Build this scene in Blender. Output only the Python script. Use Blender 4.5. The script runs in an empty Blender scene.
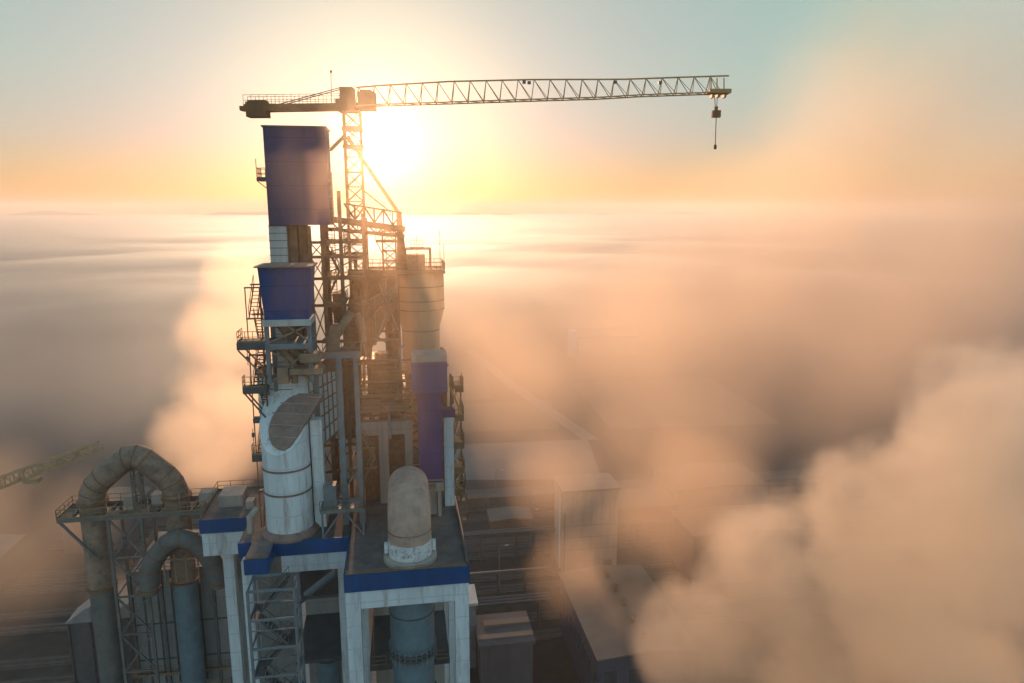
import bpy, bmesh, math, random
from mathutils import Vector, Matrix, noise
PI = math.pi
R_ = math.radians
random.seed(7)
sc = bpy.context.scene
col = sc.collection

# ---------------------------------------------------------------- camera
CAM_Z = 85.0
YAW = R_(9.1)
PITCH = R_(10.7)
cd = bpy.data.cameras.new('camera')
cam = bpy.data.objects.new('camera', cd)
col.objects.link(cam)
cam.location = (0, 0, CAM_Z)
cam.rotation_euler = (PI / 2 - PITCH, 0, -YAW)
cd.sensor_width = 36.0
cd.lens = 700.0 / 1024.0 * 36.0
cd.clip_start = 0.5
cd.clip_end = 30000
sc.camera = cam

# ---------------------------------------------------------------- render settings
sc.view_settings.view_transform = 'Standard'
sc.view_settings.look = 'None'
sc.view_settings.gamma = 1.0
sc.view_settings.use_curve_mapping = False
EXPOSURE = 0.12
sc.view_settings.exposure = EXPOSURE
cy = sc.cycles
cy.use_denoising = True
try:
    cy.denoiser = 'OPENIMAGEDENOISE'
except Exception:
    pass
cy.max_bounces = 12
cy.diffuse_bounces = 2
cy.glossy_bounces = 2
cy.use_adaptive_sampling = True
cy.adaptive_threshold = 0.03
cy.adaptive_min_samples = 16
cy.volume_bounces = 7
cy.transparent_max_bounces = 8
cy.volume_step_rate = 1.0
cy.volume_max_steps = 256
cy.sample_clamp_indirect = 12.0

# ---------------------------------------------------------------- sun and sky
SUN_EL = R_(4.6)
SUN_AZ = R_(-1.6)      # measured from +Y towards +X
SD = Vector((math.sin(SUN_AZ) * math.cos(SUN_EL), math.cos(SUN_AZ) * math.cos(SUN_EL), math.sin(SUN_EL)))
sl = bpy.data.lights.new('sun', 'SUN')
sl.energy = 5.0
sl.angle = R_(0.5)
sl.color = (1.0, 0.53, 0.27)
so = bpy.data.objects.new('sun', sl)
col.objects.link(so)
so.rotation_euler = SD.to_track_quat('Z', 'Y').to_euler()
so.location = (0, 0, 300)

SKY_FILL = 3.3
w = bpy.data.worlds.new('World')
sc.world = w
w.use_nodes = True
nt = w.node_tree
nt.nodes.clear()
N = nt.nodes.new
L = nt.links.new
out = N('ShaderNodeOutputWorld')
bg = N('ShaderNodeBackground')
bg.inputs['Strength'].default_value = 0.09
sky = N('ShaderNodeTexSky')
sky.sky_type = 'NISHITA'
sky.sun_disc = False
sky.sun_elevation = SUN_EL
sky.sun_rotation = SUN_AZ     # zero points to +Y, positive turns towards +X
sky.altitude = 100
sky.air_density = 1.0
sky.dust_density = 0.7
sky.ozone_density = 1.2
# the bright aureole of the low sun itself, added to the sky
tc = N('ShaderNodeTexCoord')
dot = N('ShaderNodeVectorMath'); dot.operation = 'DOT_PRODUCT'
dot.inputs[1].default_value = SD
L(tc.outputs['Generated'], dot.inputs[0])
def lobe(power, colr):
    cl = N('ShaderNodeMath'); cl.operation = 'MAXIMUM'; cl.inputs[1].default_value = 0.0
    L(dot.outputs['Value'], cl.inputs[0])
    p = N('ShaderNodeMath'); p.operation = 'POWER'; p.inputs[1].default_value = power
    L(cl.outputs[0], p.inputs[0])
    m = N('ShaderNodeVectorMath'); m.operation = 'SCALE'
    m.inputs[0].default_value = colr
    L(p.outputs[0], m.inputs['Scale'])
    return m.outputs['Vector']
tint = N('ShaderNodeVectorMath'); tint.operation = 'MULTIPLY'
sep = N('ShaderNodeSeparateXYZ'); L(tc.outputs['Generated'], sep.inputs[0])
hr = N('ShaderNodeValToRGB')
hr.color_ramp.elements[0].position = 0.0; hr.color_ramp.elements[0].color = (0.80, 0.74, 0.95, 1)
hr.color_ramp.elements[1].position = 0.30; hr.color_ramp.elements[1].color = (1.80, 2.22, 1.80, 1)
hm = hr.color_ramp.elements.new(0.09); hm.color = (1.08, 1.18, 1.44, 1)
hm = hr.color_ramp.elements.new(0.17); hm.color = (1.34, 1.64, 1.58, 1)
L(sep.outputs['Z'], hr.inputs['Fac'])
# unseen dome opposite the sun brightened and tinted as added fill for shaded fronts
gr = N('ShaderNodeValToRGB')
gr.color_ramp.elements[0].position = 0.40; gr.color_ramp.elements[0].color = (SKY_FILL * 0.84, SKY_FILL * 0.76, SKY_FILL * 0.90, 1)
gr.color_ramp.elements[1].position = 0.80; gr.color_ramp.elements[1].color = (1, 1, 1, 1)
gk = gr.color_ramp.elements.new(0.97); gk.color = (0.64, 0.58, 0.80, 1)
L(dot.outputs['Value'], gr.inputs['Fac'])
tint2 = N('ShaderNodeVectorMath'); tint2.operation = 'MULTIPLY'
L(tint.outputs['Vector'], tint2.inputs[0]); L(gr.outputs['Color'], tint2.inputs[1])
L(hr.outputs['Color'], tint.inputs[1])
L(sky.outputs['Color'], tint.inputs[0])
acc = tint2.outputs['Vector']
for power, colr in LOBES if 'LOBES' in globals() else ((5000, (90, 74, 50)), (800, (5.0, 4.0, 3.1)), (30, (0.40, 0.30, 0.20))):
    a = N('ShaderNodeVectorMath'); a.operation = 'ADD'
    L(acc, a.inputs[0]); L(lobe(power, colr), a.inputs[1])
    acc = a.outputs['Vector']
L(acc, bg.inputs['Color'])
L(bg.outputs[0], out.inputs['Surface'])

# ---------------------------------------------------------------- materials
def mat(name, colr, rough=0.7, metal=0.0, var=0.25, scale=0.6, dirt=None, dirt_amt=0.5, bump=0.0, streak=False, ribs=0, joints=0):
    m = bpy.data.materials.new(name)
    m.use_nodes = True
    t = m.node_tree
    b = t.nodes['Principled BSDF']
    b.inputs['Roughness'].default_value = rough
    b.inputs['Metallic'].default_value = metal
    geo = t.nodes.new('ShaderNodeTexCoord')
    mp = t.nodes.new('ShaderNodeMapping')
    if streak:
        mp.inputs['Scale'].default_value = (1.0, 1.0, 0.12)
    t.links.new(geo.outputs['Object'], mp.inputs['Vector'])
    n1 = t.nodes.new('ShaderNodeTexNoise')
    n1.inputs['Scale'].default_value = scale
    n1.inputs['Detail'].default_value = 6
    n1.inputs['Roughness'].default_value = 0.62
    t.links.new(mp.outputs[0], n1.inputs['Vector'])
    cr = t.nodes.new('ShaderNodeValToRGB')
    cr.color_ramp.elements[0].position = 0.3
    cr.color_ramp.elements[1].position = 0.7
    lo = [c * (1 - var) for c in colr]
    hi = [min(1, c * (1 + var * 0.6)) for c in colr]
    cr.color_ramp.elements[0].color = (*lo, 1)
    cr.color_ramp.elements[1].color = (*hi, 1)
    t.links.new(n1.outputs['Fac'], cr.inputs['Fac'])
    last = cr.outputs['Color']
    if dirt:
        n2 = t.nodes.new('ShaderNodeTexNoise')
        n2.inputs['Scale'].default_value = scale * 2.3
        n2.inputs['Detail'].default_value = 8
        n2.inputs['Roughness'].default_value = 0.7
        t.links.new(mp.outputs[0], n2.inputs['Vector'])
        r2 = t.nodes.new('ShaderNodeValToRGB')
        r2.color_ramp.elements[0].position = 0.5
        r2.color_ramp.elements[1].position = 0.68
        r2.color_ramp.elements[0].color = (0, 0, 0, 1)
        r2.color_ramp.elements[1].color = (dirt_amt,) * 3 + (1,)
        t.links.new(n2.outputs['Fac'], r2.inputs['Fac'])
        mx = t.nodes.new('ShaderNodeMix'); mx.data_type = 'RGBA'
        t.links.new(r2.outputs['Color'], mx.inputs['Factor'])
        t.links.new(last, mx.inputs['A'])
        mx.inputs['B'].default_value = (*dirt, 1)
        last = mx.outputs['Result']
    if ribs:
        wv = t.nodes.new('ShaderNodeTexWave'); wv.wave_type = 'BANDS'; wv.bands_direction = 'X'
        wv.inputs['Scale'].default_value = ribs
        t.links.new(geo.outputs['Object'], wv.inputs['Vector'])
        bp2 = t.nodes.new('ShaderNodeBump'); bp2.inputs['Strength'].default_value = 0.9; bp2.inputs['Distance'].default_value = 0.06
        t.links.new(wv.outputs['Fac'], bp2.inputs['Height'])
        t.links.new(bp2.outputs[0], b.inputs['Normal'])
        sx_ = t.nodes.new('ShaderNodeSeparateXYZ'); t.links.new(geo.outputs['Object'], sx_.inputs[0])
        md = t.nodes.new('ShaderNodeMath'); md.operation = 'PINGPONG'; md.inputs[1].default_value = 1.25
        t.links.new(sx_.outputs['Z'], md.inputs[0])
        lt = t.nodes.new('ShaderNodeMath'); lt.operation = 'LESS_THAN'; lt.inputs[1].default_value = 0.035
        t.links.new(md.outputs[0], lt.inputs[0])
        ms = t.nodes.new('ShaderNodeMix'); ms.data_type = 'RGBA'
        t.links.new(lt.outputs[0], ms.inputs['Factor']); t.links.new(last, ms.inputs['A'])
        ms.inputs['B'].default_value = (*[q * 0.45 for q in colr], 1)
        last = ms.outputs['Result']
    if joints:
        sj = t.nodes.new('ShaderNodeSeparateXYZ'); t.links.new(geo.outputs['Object'], sj.inputs[0])
        pj = t.nodes.new('ShaderNodeMath'); pj.operation = 'PINGPONG'; pj.inputs[1].default_value = joints / 2
        t.links.new(sj.outputs['Z'], pj.inputs[0])
        lj = t.nodes.new('ShaderNodeMath'); lj.operation = 'LESS_THAN'; lj.inputs[1].default_value = 0.04
        t.links.new(pj.outputs[0], lj.inputs[0])
        mj = t.nodes.new('ShaderNodeMix'); mj.data_type = 'RGBA'
        t.links.new(lj.outputs[0], mj.inputs['Factor']); t.links.new(last, mj.inputs['A'])
        mj.inputs['B'].default_value = (*[q * 0.72 for q in colr], 1)
        last = mj.outputs['Result']
    t.links.new(last, b.inputs['Base Color'])
    if bump:
        bp = t.nodes.new('ShaderNodeBump')
        bp.inputs['Strength'].default_value = bump
        bp.inputs['Distance'].default_value = 0.05
        t.links.new(n1.outputs['Fac'], bp.inputs['Height'])
        t.links.new(bp.outputs[0], b.inputs['Normal'])
    return m

def tag(o, label=None, cat=None, group=None, kind=None):
    if label: o['label'] = label
    if cat: o['category'] = cat
    if group: o['group'] = group
    if kind: o['kind'] = kind
    return o

# ---------------------------------------------------------------- air
def haze_mat(name, colr, dens, g):
    m = bpy.data.materials.new(name)
    m.use_nodes = True
    t = m.node_tree
    t.nodes.clear()
    o = t.nodes.new('ShaderNodeOutputMaterial')
    v = t.nodes.new('ShaderNodeVolumePrincipled')
    v.inputs['Color'].default_value = (*colr, 1)
    v.inputs['Density'].default_value = dens
    v.inputs['Anisotropy'].default_value = g
    t.links.new(v.outputs[0], o.inputs['Volume'])
    return m

def box_obj(name, x0, x1, y0, y1, z0, z1, m):
    me = bpy.data.meshes.new(name)
    vs = [(x, y, z) for z in (z0, z1) for y in (y0, y1) for x in (x0, x1)]
    fs = [(0, 2, 3, 1), (4, 5, 7, 6), (0, 1, 5, 4), (2, 6, 7, 3), (0, 4, 6, 2), (1, 3, 7, 5)]
    me.from_pydata(vs, [], fs)
    me.materials.append(m)
    o = bpy.data.objects.new(name, me)
    col.objects.link(o)
    return o

HAZE = dict(colr=(0.94, 0.92, 0.90), dens=0.00024, g=0.32)
HAZE_TOP = 135.0
hz = box_obj('haze', -5000, 5000, -400, 8000, -3.0, HAZE_TOP, haze_mat('haze', HAZE['colr'], HAZE['dens'], HAZE['g']))
tag(hz, 'pale morning haze filling the air over the whole cement works', 'haze', None, 'stuff')

def smoke(name, balls, colr, dens, g, lump, amp, edge, label, fine=None, famp=0.35, stretch=(1, 1, 1), step=None):
    """a cloud: the union of soft balls (centre, radius), its boundary broken up by noise"""
    m = bpy.data.materials.new(name + ' air')
    m.use_nodes = True
    t = m.node_tree
    t.nodes.clear()
    o = t.nodes.new('ShaderNodeOutputMaterial')
    v = t.nodes.new('ShaderNodeVolumePrincipled')
    v.inputs['Color'].default_value = (*colr, 1)
    v.inputs['Anisotropy'].default_value = g
    def mth(op, a, b, c=None):
        q = t.nodes.new('ShaderNodeMath'); q.operation = op
        for i, s in enumerate((a, b, c)):
            if s is None: continue
            if hasattr(s, 'links'): t.links.new(s, q.inputs[i])
            else: q.inputs[i].default_value = s
        return q.outputs[0]
    geo = t.nodes.new('ShaderNodeNewGeometry')
    pos = geo.outputs['Position']
    def nz(scale, detail, rough):
        n = t.nodes.new('ShaderNodeTexNoise')
        n.inputs['Scale'].default_value = scale
        n.inputs['Detail'].default_value = detail
        n.inputs['Roughness'].default_value = rough
        t.links.new(pos, n.inputs['Vector'])
        return n.outputs['Fac']
    big = None
    sq = t.nodes.new('ShaderNodeVectorMath'); sq.operation = 'MULTIPLY'
    sq.inputs[1].default_value = stretch
    t.links.new(pos, sq.inputs[0])
    for c, r in balls:
        d = t.nodes.new('ShaderNodeVectorMath'); d.operation = 'DISTANCE'
        t.links.new(sq.outputs[0], d.inputs[0])
        d.inputs[1].default_value = [c[k] * stretch[k] for k in range(3)]
        f = mth('SUBTRACT', 1.0, mth('DIVIDE', d.outputs['Value'], r))
        big = f if big is None else mth('SMOOTH_MAX', big, f, 0.12)
    rim = mth('MINIMUM', mth('MAXIMUM', mth('MULTIPLY', big, 6.0), 0.0), 1.0)
    s = mth('ADD', big, mth('MULTIPLY', mth('SUBTRACT', nz(lump, 7.0, 0.6), 0.5), amp))
    s = mth('MINIMUM', mth('MAXIMUM', mth('DIVIDE', mth('SUBTRACT', s, 0.12), edge), 0.0), 1.0)
    s = mth('MULTIPLY', mth('MULTIPLY', s, rim), dens)
    t.links.new(s, v.inputs['Density'])
    t.links.new(v.outputs[0], o.inputs['Volume'])
    if step: m.cycles.volume_step_rate = step
    bm = bmesh.new()
    for c, r in balls:
        bmesh.ops.create_icosphere(bm, subdivisions=2, radius=r * 1.05, matrix=Matrix.Translation(Vector(c)) @ Matrix.Diagonal(Vector((1 / stretch[0], 1 / stretch[1], 1 / stretch[2], 1))))
    cs = [q.co.copy() for q in bm.verts]
    bm.free()
    bm = bmesh.new()
    for q in cs: bm.verts.new(q)
    bmesh.ops.convex_hull(bm, input=bm.verts)
    bmesh.ops.delete(bm, geom=[q for q in bm.verts if not q.link_faces], context='VERTS')
    print(name, 'open edges', sum(1 for q in bm.edges if len(q.link_faces) != 2))
    bmesh.ops.recalc_face_normals(bm, faces=bm.faces)
    c0 = Vector(balls[0][0])
    for q in bm.verts: q.co -= c0
    me = bpy.data.meshes.new(name)
    bm.to_mesh(me); bm.free()
    me.materials.append(m)
    ob = bpy.data.objects.new(name, me)
    col.objects.link(ob)
    ob.location = c0
    tag(ob, label, 'smoke', None, 'stuff')
    return ob
# ---------------------------------------------------------------- pinhole arithmetic: a pixel and a depth give a place
FPX = 700.0
FH = Vector((math.sin(YAW), math.cos(YAW), 0))
RT = Vector((math.cos(YAW), -math.sin(YAW), 0))
FW = FH * math.cos(PITCH) + Vector((0, 0, -math.sin(PITCH)))
UP = FH * math.sin(PITCH) + Vector((0, 0, math.cos(PITCH)))
CAM = Vector((0, 0, CAM_Z))
def ray(px, py):
    return FW + RT * ((px - 512) / FPX) + UP * ((341.5 - py) / FPX)
def A(px, py, y):          # on the plane Y = y
    d = ray(px, py)
    return CAM + d * (y / d.y)
def G(px, py, z=0.0):      # on the level z
    d = ray(px, py)
    return CAM + d * ((z - CAM_Z) / d.z)

# ---------------------------------------------------------------- mesh builder
class MB:
    def __init__(s):
        s.v = []; s.f = []; s.sm = []
    def add(s, vs, fs, smooth=False):
        b = len(s.v)
        s.v += [tuple(x) for x in vs]
        for f in fs:
            s.f.append(tuple(i + b for i in f)); s.sm.append(smooth)
        return s
    def box(s, x0, x1, y0, y1, z0, z1):
        vs = [(x, y, z) for z in (z0, z1) for y in (y0, y1) for x in (x0, x1)]
        return s.add(vs, [(0, 2, 3, 1), (4, 5, 7, 6), (0, 1, 5, 4), (2, 6, 7, 3), (0, 4, 6, 2), (1, 3, 7, 5)])
    def bar(s, p, q, w=0.1, h=None):
        p = Vector(p); q = Vector(q); h = h or w
        d = q - p
        if d.length < 1e-5: return s
        d.normalize()
        a = Vector((0, 0, 1)) if abs(d.z) < 0.95 else Vector((0, 1, 0))
        u = d.cross(a).normalized() * (w / 2); v = u.cross(d).normalized() * (h / 2)
        vs = [c + su * u + sv * v for c in (p, q) for su, sv in ((-1, -1), (1, -1), (1, 1), (-1, 1))]
        return s.add(vs, [(3, 2, 1, 0), (4, 5, 6, 7), (0, 1, 5, 4), (1, 2, 6, 5), (2, 3, 7, 6), (3, 0, 4, 7)])
    def tube(s, pts, r, n=12, caps=True):
        pts = [Vector(p) for p in pts]
        rs = r if isinstance(r, (list, tuple)) else [r] * len(pts)
        m = len(pts); vs = []
        u = None
        for i, p in enumerate(pts):
            t = (pts[min(i + 1, m - 1)] - pts[max(i - 1, 0)]).normalized()
            if u is None:
                a = Vector((0, 0, 1)) if abs(t.z) < 0.9 else Vector((1, 0, 0))
                u = (a - t * a.dot(t)).normalized()
            else:
                u = (u - t * u.dot(t)).normalized()
            v = t.cross(u)
            for k in range(n):
                an = 2 * PI * k / n
                vs.append(p + (u * math.cos(an) + v * math.sin(an)) * rs[i])
        fs = [(i * n + k, i * n + (k + 1) % n, (i + 1) * n + (k + 1) % n, (i + 1) * n + k) for i in range(m - 1) for k in range(n)]
        s.add(vs, fs, True)
        if caps:
            b = len(s.v) - len(vs)
            s.f.append(tuple(b + k for k in range(n))[::-1]); s.sm.append(False)
            s.f.append(tuple(b + (m - 1) * n + k for k in range(n))); s.sm.append(False)
        return s
    def lathe(s, cx, cy_, prof, n=40, cap=True):
        vs = []
        m = len(prof)
        for r, z in prof:
            for k in range(n):
                an = 2 * PI * k / n
                vs.append((cx + r * math.cos(an), cy_ + r * math.sin(an), z))
        fs = [(i * n + k, i * n + (k + 1) % n, (i + 1) * n + (k + 1) % n, (i + 1) * n + k) for i in range(m - 1) for k in range(n)]
        s.add(vs, fs, True)
        if cap:
            b = len(s.v) - len(vs)
            s.f.append(tuple(b + k for k in range(n))[::-1]); s.sm.append(False)
            s.f.append(tuple(b + (m - 1) * n + k for k in range(n))); s.sm.append(False)
        return s
    def ring(s, cx, cy_, z0, z1, r, n=40):
        return s.lathe(cx, cy_, [(r - 0.2, z0), (r, z0), (r, z1), (r - 0.2, z1)], n, cap=False)
    def prism(s, poly, z0, z1):
        n = len(poly)
        vs = [(x, y, z0) for x, y in poly] + [(x, y, z1) for x, y in poly]
        fs = [tuple(range(n))[::-1], tuple(range(n, 2 * n))] + [(i, (i + 1) % n, n + (i + 1) % n, n + i) for i in range(n)]
        return s.add(vs, fs)
    def hexa(s, b4, t4):
        return s.add(list(b4) + list(t4), [(3, 2, 1, 0), (4, 5, 6, 7), (0, 1, 5, 4), (1, 2, 6, 5), (2, 3, 7, 6), (3, 0, 4, 7)])
    def rail(s, pts, h=1.1, step=1.4, r=0.06, close=False):
        pts = [Vector(p) for p in pts]
        if close: pts = pts + [pts[0]]
        for a, b in zip(pts, pts[1:]):
            n = max(1, int(round((b - a).length / step)))
            for i in range(n + 1):
                p = a.lerp(b, i / n)
                s.bar(p, p + Vector((0, 0, h)), r)
            for k in (0.5, 1.0):
                s.bar(a + Vector((0, 0, h * k)), b + Vector((0, 0, h * k)), r)
            s.bar(a + Vector((0, 0, 0.08)), b + Vector((0, 0, 0.08)), 0.03, 0.16)
        return s
    def panel_truss(s, a0, a1, b0, b1, n, r=0.1, cross=False):
        """zigzag between chord a0-a1 and chord b0-b1"""
        a0, a1, b0, b1 = map(Vector, (a0, a1, b0, b1))
        for i in range(n):
            p, q = a0.lerp(a1, i / n), a0.lerp(a1, (i + 1) / n)
            u, v = b0.lerp(b1, i / n), b0.lerp(b1, (i + 1) / n)
            if i: s.bar(p, u, r)
            if cross:
                s.bar(p, v, r); s.bar(u, q, r)
            elif i % 2: s.bar(p, v, r)
            else: s.bar(u, q, r)
        return s
    def lattice_mast(s, x0, x1, y0, y1, z0, z1, n, rc=0.2, rb=0.09, cross=False):
        cs = [(x0, y0), (x1, y0), (x1, y1), (x0, y1)]
        for x, y in cs:
            s.bar((x, y, z0), (x, y, z1), rc)
        for (xa, ya), (xb, yb) in zip(cs, cs[1:] + cs[:1]):
            s.panel_truss((xa, ya, z0), (xa, ya, z1), (xb, yb, z0), (xb, yb, z1), n, rb, cross)
            s.bar((xa, ya, z0), (xb, yb, z0), rb); s.bar((xa, ya, z1), (xb, yb, z1), rb)
        return s
    def stair(s, p, q, w, wd=(0, 1, 0), hand=True):
        """a flight of steps from p up to q, w wide along wd"""
        p = Vector(p); q = Vector(q); wd = Vector(wd)
        for k in (0, 1):
            o = wd * (w * k)
            s.bar(p + o, q + o, 0.07, 0.22)
            if hand:
                up = Vector((0, 0, 1.0))
                s.bar(p + o + up, q + o + up, 0.06)
                m = max(2, int((q - p).length / 1.3))
                for i in range(m + 1):
                    c = p.lerp(q, i / m) + o
                    s.bar(c, c + up, 0.05)
        n = max(3, int(abs(q.z - p.z) / 0.32))
        for i in range(1, n):
            c = p.lerp(q, i / n)
            s.bar(c, c + wd * w, 0.26, 0.06)
        return s
    def build(s, name, m, parent=None, loc=None):
        me = bpy.data.meshes.new(name)
        off = Vector((0, 0, 0))
        if parent is not None: off = parent.location
        if loc is not None: off = Vector(loc)
        me.from_pydata([tuple(Vector(v) - off) for v in s.v], [], s.f)
        me.polygons.foreach_set('use_smooth', s.sm)
        bm = bmesh.new(); bm.from_mesh(me)
        bmesh.ops.recalc_face_normals(bm, faces=bm.faces)
        bm.to_mesh(me); bm.free()
        try: me.set_sharp_from_angle(angle=R_(40))
        except Exception: pass
        me.materials.append(m)
        o = bpy.data.objects.new(name, me)
        col.objects.link(o)
        if parent is not None: o.parent = parent
        elif loc is not None: o.location = off
        return o

def islands(mb, tol=0.02):
    """the builder's shapes sorted into groups that touch or overlap one another (by their boxes)"""
    # shapes = runs of faces that share vertices
    par = list(range(len(mb.v)))
    def find(i):
        while par[i] != i:
            par[i] = par[par[i]]; i = par[i]
        return i
    for f in mb.f:
        for k in f[1:]: par[find(k)] = find(f[0])
    sh = {}
    for i, p in enumerate(mb.v): sh.setdefault(find(i), []).append(i)
    keys = list(sh); bx = []
    for k in keys:
        ps = [mb.v[i] for i in sh[k]]
        bx.append(([min(p[j] for p in ps) - tol for j in range(3)], [max(p[j] for p in ps) + tol for j in range(3)]))
    g = list(range(len(keys)))
    def fg(i):
        while g[i] != i: i = g[i]
        return i
    for i in range(len(keys)):
        for j in range(i):
            if all(bx[i][0][k] <= bx[j][1][k] and bx[j][0][k] <= bx[i][1][k] for k in range(3)): g[fg(i)] = fg(j)
    owner = {k: fg(i) for i, k in enumerate(keys)}
    out = {}
    for f, s in zip(mb.f, mb.sm):
        out.setdefault(owner[find(f[0])], []).append((f, s))
    res = []
    for fs in out.values():
        m = MB(); mp = {}
        for f, s in fs:
            for i in f:
                if i not in mp: mp[i] = len(m.v); m.v.append(mb.v[i])
            m.f.append(tuple(mp[i] for i in f)); m.sm.append(s)
        res.append(m)
    return res
def each(mb, name, m, parent):          # every separate piece becomes a part of its own
    return [q.build(name, m, parent) for q in islands(mb)]

def thing(name, loc, label, cat, group=None):
    o = bpy.data.objects.new(name, None)
    o.empty_display_size = 0.5
    col.objects.link(o)
    o.location = Vector(loc)
    tag(o, label, cat, group)
    return o
def sub(o, part):              # re-parent a part under another part of the same thing (both lie in the thing's space)
    part.parent = o
    return part

# ---------------------------------------------------------------- colours of the place
M = {}
M['blue'] = mat('blue cladding', (0.018, 0.06, 0.21), 0.6, var=0.22, scale=0.5, dirt=(0.075, 0.075, 0.085), dirt_amt=0.5, streak=True, ribs=3.2)
M['blue_head'] = mat('plum blue cladding', (0.055, 0.047, 0.135), 0.6, var=0.22, scale=0.5, dirt=(0.085, 0.07, 0.085), dirt_amt=0.5, streak=True, ribs=3.2)
M['blue_band'] = mat('blue fascia sheet', (0.008, 0.05, 0.165), 0.5, var=0.25, scale=0.7, dirt=(0.03, 0.055, 0.085), dirt_amt=0.3, streak=True)
M['violet'] = mat('violet blue cladding', (0.045, 0.034, 0.16), 0.6, var=0.22, scale=0.5, dirt=(0.07, 0.05, 0.12), dirt_amt=0.5, streak=True, ribs=3.2)
M['white'] = mat('stained white paint', (0.55, 0.58, 0.59), 0.6, var=0.2, scale=0.6, dirt=(0.22, 0.14, 0.09), dirt_amt=0.65, streak=True, joints=2.6)
M['whitewash'] = mat('whitewashed concrete', (0.50, 0.54, 0.56), 0.85, var=0.22, scale=0.6, dirt=(0.20, 0.14, 0.10), dirt_amt=0.65, streak=True, joints=2.4)
M['peel'] = mat('peeling white paint', (0.55, 0.56, 0.56), 0.7, var=0.2, scale=0.9, dirt=(0.07, 0.06, 0.06), dirt_amt=0.95)
M['concrete'] = mat('dusty concrete', (0.31, 0.27, 0.23), 0.9, var=0.22, scale=0.45, dirt=(0.14, 0.11, 0.09), dirt_amt=0.5, streak=True, joints=3.0)
M['roofdust'] = mat('cement dust on deck', (0.15, 0.115, 0.098), 0.95, var=0.4, scale=0.35, dirt=(0.07, 0.055, 0.05), dirt_amt=0.7)
M['brown'] = mat('brown rusted sheet', (0.22, 0.145, 0.115), 0.8, var=0.3, scale=0.7, dirt=(0.09, 0.05, 0.035), dirt_amt=0.6)
M['rust'] = mat('dusty rusted steel', (0.18, 0.085, 0.035), 0.85, var=0.35, scale=0.6, dirt=(0.24, 0.18, 0.13), dirt_amt=0.5)
M['rust_pale'] = mat('pale brown dusty steel', (0.24, 0.16, 0.10), 0.85, var=0.3, scale=0.6, dirt=(0.12, 0.07, 0.04), dirt_amt=0.5)
M['steel'] = mat('teal grey steel', (0.14, 0.165, 0.175), 0.6, var=0.25, scale=0.8, dirt=(0.16, 0.10, 0.07), dirt_amt=0.5)
M['steel_dark'] = mat('dark grey steel', (0.07, 0.07, 0.072), 0.6, var=0.3, scale=0.8, dirt=(0.13, 0.08, 0.05), dirt_amt=0.5)
M['grey'] = mat('pale grey sheet', (0.40, 0.40, 0.38), 0.7, var=0.18, scale=0.5, dirt=(0.2, 0.16, 0.12), dirt_amt=0.5, streak=True)
M['rail'] = mat('yellow ochre handrail', (0.20, 0.135, 0.065), 0.7, var=0.25, scale=1.0)
M['yellow'] = mat('faded yellow crane paint', (0.42, 0.23, 0.07), 0.6, var=0.25, scale=0.8, dirt=(0.18, 0.10, 0.04), dirt_amt=0.5)
M['cw'] = mat('counterweight concrete', (0.22, 0.10, 0.035), 0.9, var=0.3, scale=0.8)
M['legpipe'] = mat('dusty grey pipe', (0.11, 0.105, 0.095), 0.75, var=0.28, scale=0.6, dirt=(0.17, 0.13, 0.10), dirt_amt=0.5)
M['bluepipe'] = mat('blue grey pipe', (0.11, 0.16, 0.185), 0.55, var=0.25, scale=0.7, dirt=(0.12, 0.10, 0.08), dirt_amt=0.5)
M['dustpipe'] = mat('dust caked pipe', (0.38, 0.265, 0.205), 0.85, var=0.28, scale=0.6, dirt=(0.15, 0.11, 0.09), dirt_amt=0.5)
M['archpipe'] = mat('soot streaked duct', (0.24, 0.165, 0.115), 0.85, var=0.4, scale=0.5, dirt=(0.085, 0.065, 0.055), dirt_amt=0.8)
M['silo'] = mat('smooth silo concrete', (0.50, 0.31, 0.185), 0.9, var=0.1, scale=0.3, dirt=(0.25, 0.17, 0.12), dirt_amt=0.35, streak=True)
M['casing'] = mat('dark filter casing', (0.21, 0.205, 0.195), 0.75, var=0.25, scale=0.5, dirt=(0.12, 0.09, 0.07), dirt_amt=0.5, streak=True, joints=2.0)
M['ochre'] = mat('ochre crane paint', (0.30, 0.22, 0.11), 0.6, var=0.25, scale=0.8)
M['cable'] = mat('dark cable', (0.05, 0.045, 0.04), 0.7)
M['lampglass'] = mat('floodlight body', (0.08, 0.07, 0.06), 0.5)

# ================================================================ FRONT PORTAL
PX0, PX1, PY0, PY1, DZ = -6.0, 5.75, 62.6, 86.6, 50.9
t = thing('concrete_portal', (0, 74, 0), 'white concrete portal with a dusty flat deck and blue front band under the front pipe', 'portal frame')
MB().box(PX0, PX1, PY0, PY1, DZ - 0.5, DZ).build('deck', M['roofdust'], t)
MB().box(PX0 - 0.06, PX1 + 0.06, PY0 - 0.10, PY0 - 0.003, DZ - 1.65, DZ + 0.12).build('fascia', M['blue_band'], t)
MB().box(PX1 + 0.003, PX1 + 0.10, PY0, PY1, DZ - 1.65, DZ + 0.12).build('fascia', M['blue_band'], t)
MB().box(PX0 - 0.10, PX0 - 0.003, PY0, 69.5, DZ - 1.65, DZ + 0.12).build('fascia', M['blue_band'], t)
MB().box(PX0 + 1.36, PX1 - 1.36, PY0 + 0.1, PY0 + 1.1, DZ - 3.55, DZ - 0.503).build('beam', M['whitewash'], t)
MB().box(PX1 - 1.1, PX1 - 0.1, PY0 + 1.4, PY1 - 1.3, DZ - 3.3, DZ - 0.503).build('beam', M['whitewash'], t)
MB().box(PX0 + 0.1, PX0 + 1.1, PY0 + 1.4, PY1 - 1.3, DZ - 3.3, DZ - 0.503).build('beam', M['whitewash'], t)
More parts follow.
